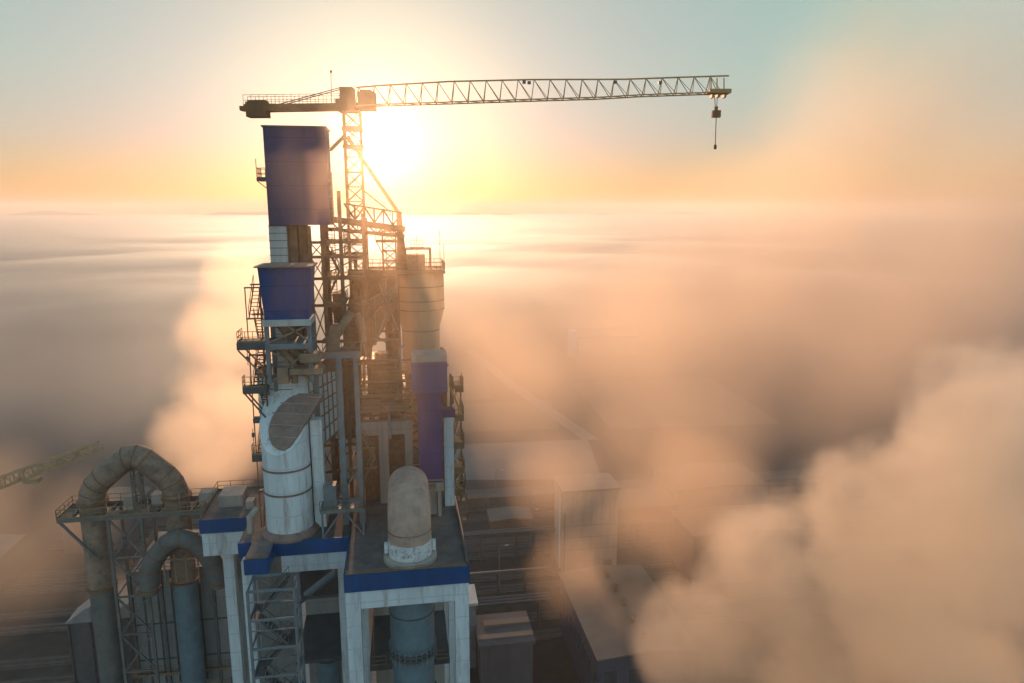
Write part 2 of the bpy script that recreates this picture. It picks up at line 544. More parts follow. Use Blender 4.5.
for x in (PX0, PX1 - 1.35):
    for y in (PY0 + 0.02, 73.6, PY1 - 1.25):
        MB().box(x, x + 1.35, y, y + 1.2, 0, DZ - 0.503).build('column', M['whitewash'], t)
r = MB()
r.rail([(PX0 + .1, PY0 + .15, DZ), (PX1 - .1, PY0 + .15, DZ), (PX1 - .1, PY1 - .4, DZ)], h=0.42, step=1.6, r=0.05)
each(r, 'kerb_rail', M['rail'], t)
# machinery and a lower floor between the columns
m = MB()
m.box(PX0 + 1.4, PX1 - 1.4, 72.0, 85.0, 34.0, 34.6)
m.build('lower_floor', M['steel_dark'], t)
m = MB(); m.rail([(PX0 + 1.5, 72.1, 34.6), (-2.8, 72.1, 34.6)]); m.rail([(2.8, 72.1, 34.6), (PX1 - 1.5, 72.1, 34.6)])
each(m, 'railing', M['rail'], t)
m = MB().box(PX0 + 1.5, PX1 - 1.5, 82.0, 82.4, 0, 47)
m.build('back_wall', M['concrete'], t)

# ================================================================ FRONT PIPE through the deck
cx, cyy, rr = 0.22, 65.35, 2.12
t = thing('elbow_duct', (cx, cyy, 0), 'big dusty round duct with a peeling white collar rising through the blue banded deck', 'duct')
def circ_path(z_low, z_bend, rb, ylen):
    pts = [(cx, cyy, z_low), (cx, cyy, z_bend)]
    for i in range(1, 13):
        a = (PI / 2) * i / 12
        pts.append((cx, cyy + rb * (1 - math.cos(a)), z_bend + rb * math.sin(a)))
    pts.append((cx, cyy + rb + ylen, z_bend + rb))
    return pts
MB().tube(circ_path(52.95, 53.9, 2.3, 3.6), rr, 40).build('elbow', M['dustpipe'], t)
c = MB().lathe(cx, cyy, [(rr + 0.03, 50.95), (rr + 0.03, 53.0)], 44).build('collar', M['peel'], t)
MB().ring(cx, cyy, 50.9, 51.35, rr + 0.5, 44).lathe(cx, cyy, [(rr + 0.5, 51.35), (rr + 0.06, 51.5)], 44, cap=False).build('curb', M['concrete'], t)
MB().tube([(cx, cyy, 54.0), (cx, cyy, 54.12)], rr + 0.05, 40).build('seam_band', M['brown'], t)
b_ = MB()
for sx in (-1, 1):
    b_.box(cx + sx * (rr + 0.05), cx + sx * (rr + 0.4), cyy - 0.35, cyy + 0.1, 51.7, 52.7)
each(b_, 'lifting_lug', M['white'], t)
MB().lathe(cx, cyy, [(rr, 10), (rr, 40.9)], 44).build('lower_shell', M['bluepipe'], t)
MB().lathe(cx, cyy, [(rr + 0.1, 41.3), (rr + 0.1, 50.3)], 44).build('upper_shell', M['bluepipe'], t)
MB().ring(cx, cyy, 45.3, 45.45, rr + 0.16, 44).build('weld_ring', M['steel_dark'], t)
fl = MB().lathe(cx, cyy, [(rr + 0.02, 40.7), (rr + 0.3, 40.7), (rr + 0.3, 41.0), (rr + 0.12, 41.0), (rr + 0.12, 41.15), (rr + 0.3, 41.15), (rr + 0.3, 41.42), (rr + 0.02, 41.42)], 44, cap=False)
fl = fl.build('flange', M['steel_dark'], t)
bo = MB()
for k in range(26):
    a = 2 * PI * k / 26
    x, y = cx + (rr + 0.22) * math.cos(a), cyy + (rr + 0.22) * math.sin(a)
    bo.box(x - 0.07, x + 0.07, y - 0.07, y + 0.07, 40.25, 41.85)
sub(fl, bo.build('tie_bolts', M['steel'], t)); 
MB().ring(cx, cyy, 36.0, 36.4, rr + 0.22, 44).build('lower_ring', M['steel_dark'], t)

# ================================================================ LEFT DECK
t = thing('stepped_deck', (-14, 76, 0), 'stepped grey concrete deck with blue edge bands carrying the tall white duct', 'deck')
MB().prism([(-16.05, 67.4), (-13.86, 67.4), (-13.86, 70.9), (-6.13, 70.9), (-6.13, 86.8), (-23.2, 86.8), (-22.9, 77.6), (-17.4, 77.6), (-17.4, 71.2), (-16.05, 71.2)], DZ - 0.55, DZ - 0.06).build('deck', M['roofdust'], t)
for x0, x1, y0, y1 in ((-16.1, -13.8, 67.3, 67.397), (-13.857, -6.15, 70.8, 70.897), (-22.95, -17.45, 77.5, 77.597), (-17.45, -16.06, 71.1, 71.197)):
    MB().box(x0, x1, y0, y1, DZ - 1.6, DZ + 0.05).build('fascia', M['blue_band'], t)
MB().box(-13.855, -13.76, 67.4, 70.79, DZ - 1.6, DZ + 0.05).build('fascia', M['blue_band'], t)
MB().box(-22.8, -17.5, 77.7, 78.6, DZ - 4.4, DZ - 0.553).build('beam', M['whitewash'], t)
MB().box(-13.2, -6.2, 71.0, 71.9, DZ - 3.6, DZ - 0.553).build('beam', M['whitewash'], t)
for x, y in ((-16.5, 68.0), (A(226, 600, 78.6).x, 78.6), (-22.6, 85.2), (-7.6, 71.95), (-7.6, 85.2), (-14.5, 85.2)):
    MB().box(x, x + 1.2, y, y + 1.2, 0, DZ - 0.553).build('column', M['whitewash'], t)
r = MB()
r.rail([(-22.8, 77.8, DZ - .06), (-23.0, 86.5, DZ - .06), (-17, 86.5, DZ - .06)])
r.rail([(-15.9, 67.6, DZ - .06), (-14.0, 67.6, DZ - .06)], h=0.4)
each(r, 'railing', M['rail'], t)
m = MB()
m.box(-21.6, -18.9, 81.0, 84.0, DZ - 0.057, DZ + 1.3); m.box(-18.4, -17.5, 80.0, 81.2, DZ - 0.057, DZ + 0.9)
m.tube([(-16.6, 73.5, DZ), (-16.6, 73.5, DZ + 1.8), (-15.9, 74.2, DZ + 2.4)], 0.35, 10)
each(m, 'roof_unit', M['concrete'], t)
m = MB().box(-13.0, -7.0, 84.0, 84.4, 0, 46).box(-22, -14.4, 85.0, 85.1, 5, 46)
m.build('back_wall', M['casing'], t)
m = MB()
for z in (22.0, 34.0, 42.0):
    m.box(-13.0, -6.5, 74.5, 84.0, z, z + 0.35)
each(m, 'inner_floor', M['steel_dark'], t)
m = MB()
m.tube([(-12.5, 76, 41), (-10.5, 74.5, 43.2), (-7.8, 73.6, 45.6)], 0.45, 12)
m.tube([(-9.5, 75.6, 20), (-9.5, 75.6, 33.8)], 1.3, 18)
each(m, 'chute', M['bluepipe'], t)

# ================================================================ STAIR TOWER below the left deck
t = thing('braced_stair_tower', (-13.2, 66, 0), 'open braced steel stair tower below the small blue fascia', 'stair tower')
x0, x1, y0, y1 = -15.25, -10.95, 66.3, 69.4
y1 = 67.25
lev = [49.15 - 3.05 * i for i in range(15)]
m = MB()
for (x, y) in ((x0, y0 - 2.0), (x1, y0 - 2.0), (x1, y1), (x0, y1)):
    MB().bar((x, y, 0), (x, y, 49.2), 0.24).build('post', M['steel'], t)
for i, z in enumerate(lev):
    m.bar((x0, y0 - 2, z), (x1, y0 - 2, z), 0.12, 0.26); m.bar((x0, y1, z), (x1, y1, z), 0.12, 0.26)
    m.bar((x0, y0 - 2, z), (x0, y1, z), 0.12, 0.26); m.bar((x1, y0 - 2, z), (x1, y1, z), 0.12, 0.26)
    m.bar((x0, y0 - 2, z - 1.1), (x1, y0 - 2, z - 1.1), 0.09)
m.build('beams', M['steel'], t)
st = MB(); ld = MB(); br = MB()
for i in range(len(lev) - 1):
    z1, z0 = lev[i], lev[i + 1]
    a, b = ((x0 + 0.8, x1 - 0.8), (x1 - 0.8, x0 + 0.8))[i % 2]
    yy = y0 - 1.8 if i % 2 else y0 - 0.5
    st.stair((a, yy, z0), (b, yy, z1), 1.0)
    ld.box(x0 + 0.1, x0 + 0.95, y0 - 1.9, y1 - 0.1, z0 - 0.04, z0 + 0.03) if i % 2 == 0 else ld.box(x1 - 0.95, x1 - 0.1, y0 - 1.9, y1 - 0.1, z0 - 0.04, z0 + 0.03)
    br.bar((x0, y1, z0), (x1, y1, z1), 0.09); br.bar((x0, y1, z1), (x1, y1, z0), 0.09)
    br.bar((x1, y0 - 2, z0), (x1, y1, z1), 0.09)
st.build('stair_flights', M['steel_dark'], t); each(ld, 'landing', M['steel_dark'], t); br.build('braces', M['steel'], t)

# ================================================================ TALL WHITE DUCT with a slanted brown shoulder
cx, cyy, rr, zt = -12.42, 73.35, 2.42, 67.3
t = thing('shouldered_duct', (cx, cyy, DZ), 'tall white round duct with a slanted brown shoulder and iron bands', 'duct')
pc = A(283, 452, cyy - rr + 0.12)
q1, q2 = A(298, 394, 74.7), A(324, 395, 74.1)
pn = (q1 - pc).cross(q2 - pc).normalized()
if pn.y > 0: pn = -pn
def on_plane(px, py):
    dd = ray(px, py)
    return CAM + dd * ((pc - CAM).dot(pn) / dd.dot(pn))
def cut_shell(keep_cap):
    bm = bmesh.new()
    n = 56
    b = [bm.verts.new((cx + rr * math.cos(2 * PI * k / n), cyy + rr * math.sin(2 * PI * k / n), DZ)) for k in range(n)]
    u = [bm.verts.new((cx + rr * math.cos(2 * PI * k / n), cyy + rr * math.sin(2 * PI * k / n), zt)) for k in range(n)]
    for k in range(n):
        bm.faces.new((b[k], b[(k + 1) % n], u[(k + 1) % n], u[k]))
    bm.faces.new(u); bm.faces.new(b[::-1])
    bmesh.ops.bisect_plane(bm, geom=bm.verts[:] + bm.edges[:] + bm.faces[:], plane_co=pc, plane_no=pn, clear_outer=True)
    ed = [e for e in bm.edges if e.is_boundary]
    cap = bmesh.ops.contextual_create(bm, geom=ed)['faces'] if ed else []
    mb = MB()
    if keep_cap:
        for f in cap:
            vs = [v.co + pn * 0.01 for v in f.verts]; k = len(vs)
            c0 = sum(vs, Vector()) / k
            vs = [c0 + (v - c0) * 1.03 for v in vs]
            mb.add(vs + [v - pn * 0.22 for v in vs], [tuple(range(k)), tuple(range(2 * k - 1, k - 1, -1))] + [(i, k + i, k + (i + 1) % k, (i + 1) % k) for i in range(k)])
    else:
        capset = set(cap)
        for f in bm.faces:
            if f in capset: continue
            mb.add([v.co.copy() for v in f.verts], [tuple(range(len(f.verts)))], False)
    bm.free()
    return mb
sh = cut_shell(False).build('shell', M['white'], t)
def weld(o, ang=35):
    bm = bmesh.new(); bm.from_mesh(o.data)
    bmesh.ops.remove_doubles(bm, verts=bm.verts, dist=0.002)
    for f in bm.faces: f.smooth = True
    bmesh.ops.recalc_face_normals(bm, faces=bm.faces)
    bm.to_mesh(o.data); bm.free()
    try: o.data.set_sharp_from_angle(angle=R_(ang))
    except Exception: pass
weld(sh)
wc = cut_shell(True).build('shoulder_plate', M['white'], t)
outline = [on_plane(*p) for p in ((273, 446), (278, 450), (284, 451), (291, 447), (302, 431), (311, 416), (318, 404), (324, 395), (300, 394), (289, 399), (279, 408), (272, 419), (269, 431), (270, 440))]
kk = len(outline)
ov = [p + pn * 0.22 for p in outline] + [p - pn * 0.25 for p in outline]
cap = MB().add(ov, [tuple(range(kk)), tuple(range(2 * kk - 1, kk - 1, -1))] + [(i, kk + i, kk + (i + 1) % kk, (i + 1) % kk) for i in range(kk)]).build('shoulder', M['brown'], t)
rb = MB()
for (xa, xb, y) in ((272, 297, 438), (270, 304, 426), (273, 311, 414.5), (281, 318, 404.5), (293, 322, 397.5)):
    rb.bar(on_plane(xa, y - 0.8) + pn * 0.27, on_plane(xb, y + 0.8) + pn * 0.27, 0.1, 0.1)
for q in islands(rb): sub(cap, q.build('stiffener', M['concrete'], t))
for z in (55.7, 58.3):
    MB().ring(cx, cyy, z, z + 0.22, rr + 0.07, 56).build('iron_band', M['brown'], t)
kx, ky, kr = A(260, 410, 79.0).x + 3.85, 79.0, 3.85
ch = MB().lathe(kx, ky, [(2.0, 59.0), (kr, 62.6), (kr, zt)], 56).build('cyclone_head', M['white'], t)
for z in (63.4, 64.3, 65.2, 66.1):
    sub(ch, MB().ring(kx, ky, z, z + 0.09, kr + 0.05, 56).build('hoop', M['rust_pale'], t))
MB().lathe(kx, ky, [(kr + 0.2, zt + 0.003), (kr + 0.2, zt + 0.2)], 56).build('roof_plate', M['brown'], t)
MB().lathe(cx, cyy, [(rr + 0.55, DZ - 0.05), (rr + 0.55, DZ + 0.25), (rr + 0.05, DZ + 0.75)], 48, cap=False).build('base_flange', M['brown'], t)
top = MB()
P0 = Vector((cx - rr - 0.2, cyy - 0.9, zt)); 
ring_pts = [(kx + (kr + .1) * math.cos(a), ky + (kr + .1) * math.sin(a), zt + 0.2) for a in [2 * PI * i / 20 for i in range(21)]]
top.rail(ring_pts, step=1.2)
top.build('railing', M['rail'], t)
# the flat ribbed side duct
a = A(311, 440, 74.5); b = A(341, 400, 80.2); a.z = b.z = 0; nn = Vector((-(b - a).y, (b - a).x, 0)).normalized() * 1.6
zb0, zb1, ztt = A(311, 456, 74.5).z, A(341, 426, 80.2).z, 67.6
rw = MB().hexa([a + Vector((0, 0, zb0)), b + Vector((0, 0, zb1)), b + nn + Vector((0, 0, zb1)), a + nn + Vector((0, 0, zb0))],
               [a + Vector((0, 0, ztt)), b + Vector((0, 0, ztt)), b + nn + Vector((0, 0, ztt)), a + nn + Vector((0, 0, ztt))]).build('side_duct', M['white'], t)
rib = MB()
on = -nn.normalized() * 0.07
for i in range(8):
    p = a.lerp(b, i / 7) + on; zb = zb0 + (zb1 - zb0) * i / 7
    rib.bar(p + Vector((0, 0, zb)), p + Vector((0, 0, ztt)), 0.13)
for k in range(6):
    f_ = k / 5
    rib.bar(a + on + Vector((0, 0, zb0 + (ztt - zb0) * f_)), b + on + Vector((0, 0, zb1 + (ztt - zb1) * f_)), 0.12)
sub(rw, rib.build('ribs', M['rust_pale'], t))
r = MB(); r.rail([a + Vector((0, 0, ztt)), b + Vector((0, 0, ztt))], step=1.1); each(r, 'railing', M['rail'], t)
# drawn-in skirt below
MB().box(-9.9, -8.7, 73.8, 75.2, DZ - 0.05, 63.0).build('side_leg', M['white'], t)

# small platform to the right of the white duct
t = thing('service_platform', (-8, 72.5, DZ), 'small railed steel platform between the white duct and the dusty elbow duct', 'platform')
MB().box(-9.0, -4.4, 71.0, 74.4, 53.6, 53.85).build('floor', M['steel'], t)
m = MB()
for x, y in ((-8.8, 71.2), (-4.6, 71.2), (-8.8, 74.2), (-4.6, 74.2)): m.bar((x, y, DZ - 0.05), (x, y, 53.6), 0.2)
m.bar((-8.8, 71.2, DZ), (-6.9, 71.2, 53.6), 0.14); m.bar((-4.6, 71.2, DZ), (-6.5, 71.2, 53.6), 0.14)
m.build('legs', M['steel'], t)
r = MB(); r.rail([(-9, 71.05, 53.85), (-4.45, 71.05, 53.85), (-4.45, 74.3, 53.85)], step=0.8); each(r, 'railing', M['rail'], t)
MB().stair((-7.6, 74.3, 53.85), (-4.9, 74.3, 57.2), 0.9).build('stair_flight', M['rust_pale'], t)
MB().box(-8.7, -7.4, 72.4, 73.8, 53.85, 56.1).build('cabinet', M['steel'], t)

# ================================================================ BIG BLUE TOWER HEAD
t = thing('elevator_tower', (-10.6, 83, 0), 'tallest blue clad tower head standing on a pale ribbed column beside the sun', 'tower')
MB().box(-13.85, -7.4, 80.0, 84.2, 83.3, 93.55).build('cladding', M['blue_head'], t)
MB().box(-14.0, -7.3, 79.85, 84.35, 93.553, 93.72).build('roof_edge', M['steel_dark'], t)
c = MB().box(-13.95, -12.1, 80.3, 83.6, DZ - 0.06, 83.297).build('ribbed_column', M['grey'], t)
rb = MB()
for i in range(40):
    z = 52 + i * 0.8
    rb.box(-14.0, -12.05, 80.24, 80.297, z, z + 0.06)
sub(c, rb.build('ribs', M['steel_dark'], t))
for x0, x1 in ((-12.0, -11.1), (-10.9, -10.1)):
    MB().box(x0, x1, 81.0, 83.0, DZ - 0.06, 83.297).build('casing', M['rust'], t)
for x in (-8.55,):
    MB().box(x, x + 0.45, 80.4, 80.9, DZ - 0.06, 83.297).build('post', M['rust'], t)
    MB().box(x, x + 0.45, 84.8, 85.3, DZ - 0.06, 83.297).build('post', M['rust'], t)
MB().box(-14.9, -13.86, 80.4, 83.0, 88.0, 88.25).build('balcony', M['steel_dark'], t)
r = MB(); r.rail([(-13.9, 80.45, 88.25), (-14.85, 80.45, 88.25), (-14.85, 82.9, 88.25), (-13.9, 82.9, 88.25)], step=0.6)
r.bar((-14.85, 80.45, 89.3), (-14.85, 80.45, 90.3), 0.07)
r.bar((-14.85, 80.45, 88.0), (-13.86, 80.45, 87.2), 0.1)
each(r, 'railing', M['steel_dark'], t)

# ================================================================ BLUE HOPPER HOUSE
t = thing('hopper_house', (-11.2, 74, 0), 'small blue hopper house with a grey roof rim on steel legs above the white duct', 'hopper')
MB().hexa([(-13.45, 72.0, 74.15), (-9.2, 72.0, 74.15), (-9.2, 75.6, 74.15), (-13.45, 75.6, 74.15)], [(-13.8, 71.9, 79.35), (-8.75, 71.9, 79.35), (-8.75, 76.0, 79.35), (-13.8, 76.0, 79.35)]).build('hopper', M['blue'], t)
MB().box(-14.1, -8.5, 71.6, 76.3, 79.353, 79.5).build('roof', M['brown'], t)
MB().box(-13.7, -9.0, 71.75, 75.9, 73.5, 74.147).build('ring_beam', M['grey'], t)
for x in (-13.55, -9.4):
    for y in (71.9, 75.3):
        MB().box(x, x + 0.42, y, y + 0.42, (67.6 if y < 73 else DZ - 0.06), 73.497).build('leg', M['steel'], t)
p = MB().box(-13.1, -9.0, 71.5, 75.8, 71.2, 71.75).build('platform', M['steel'], t)
MB().box(-16.3, -13.103, 72.0, 74.5, 71.15, 71.9).build('side_platform', M['steel_dark'], t)
r = MB(); r.rail([(-13.2, 72.05, 71.9), (-16.2, 72.05, 71.9), (-16.2, 74.4, 71.9)], step=0.75); each(r, 'railing', M['rail'], t)
m = MB()
m.bar((-13.3, 72.1, 71.8), (-9.2, 72.1, 73.5), 0.16); m.bar((-9.2, 72.1, 71.8), (-11.3, 72.1, 73.5), 0.16)
m.bar((-13.3, 72.1, 71.2), (-9.2, 72.1, 67.6), 0.16); m.bar((-9.2, 72.1, 71.2), (-13.3, 72.1, 67.6), 0.16)
m.bar((-16.2, 72.1, 71.1), (-13.5, 72.1, 67.9), 0.14); m.bar((-16.2, 74.3, 71.1), (-13.5, 74.3, 67.9), 0.14)
each(m, 'brace_pair', M['rust_pale'], t)
m = MB()
m.lathe(-11.3, 73.8, [(1.5, 73.4), (0.5, 71.8)], 16); m.tube([(-11.3, 73.8, 71.8), (-11.3, 73.8, 70.6), (-9.7, 73.6, 69.3)], 0.45, 12)
m.tube([(-12.5, 73.2, 71.1), (-11.0, 72.8, 69.6), (-11.0, 72.8, 67.4)], 0.35, 12)
m.build('discharge_pipe', M['rust_pale'], t)
m = MB()
m.box(-10.2, -8.2, 71.4, 73.0, 69.8, 70.7); m.box(-11.3, -8.0, 71.6, 73.4, 68.5, 69.1); m.box(-12.6, -11.5, 72, 73, 67.5, 69.2)
each(m, 'gear_box', M['rust_pale'], t)

# ================================================================ LEFT ZIGZAG STAIR
t = thing('zigzag_staircase', (-15, 74, 0), 'outside zigzag steel staircase climbing past the small blue hopper house', 'staircase')
zl = [51.0, 55.3, 59.5, 63.2, 66.9, 70.2, 74.0, 77.2]
st = MB(); ld = MB()
for i in range(len(zl) - 1):
    ya, yb = ((74.6, 77.4), (77.4, 74.6))[i % 2]
    st.stair((-15.45 + 0.35 * (i % 2), ya, zl[i]), (-15.3 + 0.35 * (i % 2), yb, zl[i + 1]), 0.85, (1, 0, 0))
    st.bar((-15.65, 74.5, zl[i]), (-15.65, 74.5, zl[i + 1]), 0.1)
    st.bar((-14.2, 77.6, zl[i]), (-14.2, 77.6, zl[i + 1]), 0.16)
    st.bar((-14.2, 74.5, zl[i]), (-14.2, 74.5, zl[i + 1]), 0.16)
for z in zl[1:]:
    ld.box(-15.7, -14.1, 74.3, 74.75, z - 0.12, z); ld.box(-15.7, -14.1, 77.3, 78.1, z - 0.12, z)
st.build('flights', M['rust'], t); each(ld, 'landing', M['steel_dark'], t)
for z, x0 in ((59.4, -15.95), (66.8, -16.4)):
    MB().box(x0, -14.0, 73.6, 74.85, z - 0.6, z + 0.1).build('balcony', M['steel_dark'], t)
    r = MB(); r.rail([(-14.0, 73.65, z + 0.1), (x0 + 0.05, 73.65, z + 0.1), (x0 + 0.05, 74.8, z + 0.1)], step=0.7)
    each(r, 'railing', M['rail'], t)
m = MB()
m.bar((-16.2, 73.7, 66.2), (-14.3, 73.7, 63.6), 0.14); m.bar((-16.2, 74.7, 66.2), (-14.3, 74.7, 63.6), 0.14); m.box(-15.6, -14.1, 73.7, 74.6, 63.0, 63.5)
m.build('bracket', M['steel_dark'], t)
lm = MB()
for z in (60.7, 69.0): lm.bar((-15.9, 74.7, z), (-15.9, 74.7, z + 1.4), 0.06); lm.box(-16.02, -15.78, 74.6, 74.8, z + 0.5, z + 0.95)
each(lm, 'lamp', M['steel_dark'], t)
def rounded(pts_, n=8, rad=2.4):
    pts_ = [Vector(p) for p in pts_]; o = [pts_[0]]
    for a, b, c in zip(pts_, pts_[1:], pts_[2:]):
        l1 = min(rad, (a - b).length * 0.48); l2 = min(rad, (c - b).length * 0.48)
        p, q = b + (a - b).normalized() * l1, b + (c - b).normalized() * l2
        for i in range(n + 1):
            u = i / n
            o.append(p * (1 - u) ** 2 + b * 2 * u * (1 - u) + q * u * u)
    o.append(pts_[-1]); return o
# ================================================================ STEEL FRAME of the tower
t = thing('steel_frame_tower', (-4, 82, DZ), 'tall open rusty steel frame with floors and ladders beside the round silo', 'steel frame')
def column(x, y, z0, z1, w=0.4, m='rust'):
    return MB().bar((x, y, z0), (x, y, z1), w).build('column', M[m], t)
for x, y, z1 in ((-9.7, 80.2, 83.2), (-8.3, 80.2, 83.2), (-6.35, 80.2, 87.0), (-3.85, 80.6, 84.5), (-8.75, 86.2, 84.0), (-3.85, 86.2, 84.0), (-0.3, 80.6, 68.0), (4.9, 80.6, 66.5), (4.9, 86.2, 68), (-0.3, 86.2, 77), (-5.2, 86.2, 80)):
    column(x, y, DZ, z1)
levels = [54.8, 58.0, 61.4, 64.6, 67.6, 70.3, 74.4, 77.4, 79.8, 81.4]
for i, z in enumerate(levels):
    m = MB()
    x1 = 4.9 if z < 66.5 else (-0.3 if z < 76 else -3.85)
    m.bar((-9.7, 80.2, z), (x1, 80.2, z), 0.2, 0.32); m.bar((-8.75, 86.2, z), (x1, 86.2, z), 0.2, 0.32)
    for x in (-8.3, -6.35, x1): m.bar((x, 80.2, z), (x, 86.2, z), 0.2, 0.32)
    m.build('floor_beam', M['rust'], t)
for z, xs, ys in ((54.8, (-5.2, 4.8), (80.6, 86)), (58.0, (-8.6, 0.4), (81.5, 86)), (64.5, (-5.0, 4.8), (79.0, 86)), (67.6, (-8.6, -0.4), (80.4, 86)), (74.3, (-8.6, -6.2), (80.4, 86)), (77.3, (-8.6, -4.0), (80.4, 86)), (79.7, (-7.3, -6.0), (80.4, 86)), (81.3, (-7.3, -6.0), (80.4, 86))):
    MB().box(xs[0], xs[1], ys[0], ys[1], z + 0.17, z + 0.25).build('grating', M['steel_dark'], t)
    r = MB(); r.rail([(xs[0], ys[0] + .05, z + 0.25), (xs[1], ys[0] + .05, z + 0.25)], step=0.9)
    if z > 66: r.rail([(xs[1] - .05, ys[0], z + 0.25), (xs[1] - .05, ys[1], z + 0.25)], step=1.5)
    each(r, 'railing', M['rail'], t)
br = MB()
for z0, z1 in zip(levels, levels[1:]):
    for xa, xb in ((-9.7, -8.3),):
        br.bar((xa, 80.2, z0), (xb, 80.2, z1), 0.12)
        br.bar((xb, 80.2, z0), (xa, 80.2, z1), 0.12)
    br.bar((-8.75, 86.2, z0), (-3.85, 86.2, z1), 0.14)
    if z1 < 78: br.bar((-0.3, 86.2, z0), (-3.85, 86.2, z1), 0.14)
    if z1 < 67: br.bar((-0.3, 80.5, z0), (4.9, 80.5, z1), 0.14); br.bar((4.9, 80.5, z0), (-0.3, 80.5, z1), 0.14)
each(br, 'brace', M['rust'], t)
ld = MB()
for x0, x1 in ((-7.75, -7.05),):
    for x in (x0, x1): ld.bar((x, 80.9, 68), (x, 80.9, 89.0), 0.09)
    z = 68.2
    while z < 88.8:
        ld.bar((x0, 80.9, z), (x1, 80.9, z), 0.06); z += 0.36
for x in (3.0, 3.6): ld.bar((x, 79.9, 55), (x, 79.9, 64.5), 0.08)
z = 55.2
while z < 64.4:
    ld.bar((3.0, 79.9, z), (3.6, 79.9, z), 0.06); z += 0.4
ld.build('ladder', M['rust'], t)
for i in range(4):
    z0 = 67.9 + i * 3.3
    MB().stair((-8.5 + (i % 2) * 1.5, 84.0, z0), (-7.0 - (i % 2) * 1.5, 84.0, z0 + 3.3), 0.8).build('stair_flight', M['rust'], t)
pp = random.Random(3)
for i in range(9):
    x = pp.uniform(-8.2, 4.4); y = pp.uniform(81, 85.5); z = pp.uniform(55, 62); h = pp.uniform(3, 6)
    if i % 2: MB().tube([(x, y, z), (x, y, z + h * .5), (x + pp.uniform(-2, 2), y + pp.uniform(-1, 1), z + h)], pp.uniform(0.2, 0.45), 10).build('process_pipe', M[pp.choice(['rust', 'rust_pale', 'grey'])], t)
    else: MB().box(x - 0.7, x + 0.8, y - 0.6, y + 0.7, z, z + h * 0.35).build('equipment_box', M[pp.choice(['rust', 'rust_pale', 'steel'])], t)
for z, x0, x1 in ((63.2, -5.0, 0.4), (65.8, -4.6, 1.0), (66.9, -3.4, 0.6), (56.2, -5.4, -3.2), (58.6, -5.4, -3.4)):
    yq = 78.2 if z > 60 else 76.6
    MB().box(x0, x1, yq, yq + 1.1, z - 0.12, z).build('grating', M['rust'], t)
    r = MB(); r.rail([(x0, yq + .03, z), (x1, yq + .03, z)], step=0.7); r.build('railing', M['rail'], t)
for k in range(12):
    x = pp.uniform(-5.2, 4.6); z = pp.uniform(61.5, 69); L3 = pp.uniform(1.5, 4)
    if k % 3 == 0: MB().tube([(x, 78.9, z - L3), (x, 78.9, z + 0.5), (x + 0.6, 78.9, z + 1.0)], pp.uniform(0.12, 0.3), 8).build('process_pipe', M[pp.choice(['rust', 'rust_pale', 'steel'])], t)
    elif k % 3 == 1: MB().tube([(x, 79.4, z), (min(x + L3, 4.8), 79.4, z)], pp.uniform(0.1, 0.22), 8).build('process_pipe', M[pp.choice(['rust', 'rust_pale'])], t)
    else: MB().box(x, x + 0.9, 79.0, 79.8, min(z, 66), min(z, 66) + 1.0).build('equipment_box', M[pp.choice(['rust', 'rust_pale', 'steel'])], t)
for k, (xa, xb, za, zb_) in enumerate(((-5.1, -3.4, 53.9, 57.2), (-3.4, -5.1, 57.2, 60.4), (0.9, 1.0, 61.2, 64.0))):
    MB().stair((xa, 77.2, za), (xb, 77.2, zb_), 0.8).build('stair_flight', M['rust_pale'], t)
# cyclone vessels standing inside the frame
for x, y, z0, z1, r_ in ((-6.6, 83.2, 60.5, 67.0, 1.7), (-2.4, 83.8, 61.8, 66.8, 1.8)):
    MB().lathe(x, y, [(0.35, z0 - 2.6), (r_, z0 + 1.5), (r_, z1), (r_ * 0.45, z1 + 0.5), (r_ * 0.45, z1 + 1.3)], 28).build('cyclone_vessel', M['rust_pale'], t)
# light chutes and machine boxes above the white duct
m = MB().hexa([(-8.6, 76, 67.7), (-6.9, 76, 67.7), (-6.9, 78, 67.7), (-8.6, 78, 67.7)], [(-7.6, 76, 72.6), (-6.6, 76, 72.6), (-6.6, 78, 72.6), (-7.6, 78, 72.6)])
m.build('chute', M['rust_pale'], t)
MB().tube([(-5.4, 78.6, 73.8), (-6.9, 78.0, 71.6), (-8.3, 77.6, 70.6)], 0.5, 12).build('chute', M['rust_pale'], t)
MB().tube([(-4.9, 79.0, 73.6), (-4.3, 78.8, 71.8), (-4.3, 78.8, 70.4)], 0.45, 12).build('chute', M['rust_pale'], t)
for x0, x1, z0, z1 in ((-7.6, -6.3, 72.2, 75.6), (-5.9, -3.2, 71.0, 74.6)):
    MB().box(x0, x1, 81.2, 83.8, z0, z1).build('machine_housing', M['rust'], t)

# ================================================================ TEAL SUPPORT FRAME in front
t = thing('support_bent', (-5.7, 74.2, DZ), 'two legged teal grey steel bent beside the ribbed side of the white duct', 'steel frame')
MB().box(-6.95, -6.35, 74.0, 74.6, DZ - 0.06, 69.6).build('leg', M['steel'], t)
MB().box(-5.15, -4.65, 74.0, 74.5, DZ - 0.0, 69.6).build('leg', M['steel'], t)
MB().box(-8.3, -4.3, 73.9, 74.7, 69.603, 70.15).build('cross_beam', M['steel'], t)
m = MB(); m.box(-8.2, -4.4, 74.703, 77.5, 69.9, 70.05); m.build('floor', M['steel_dark'], t)
r = MB(); r.rail([(-8.2, 74.0, 70.15), (-4.35, 74.0, 70.15), (-4.35, 77.4, 70.15)], step=0.9); each(r, 'railing', M['rail'], t)

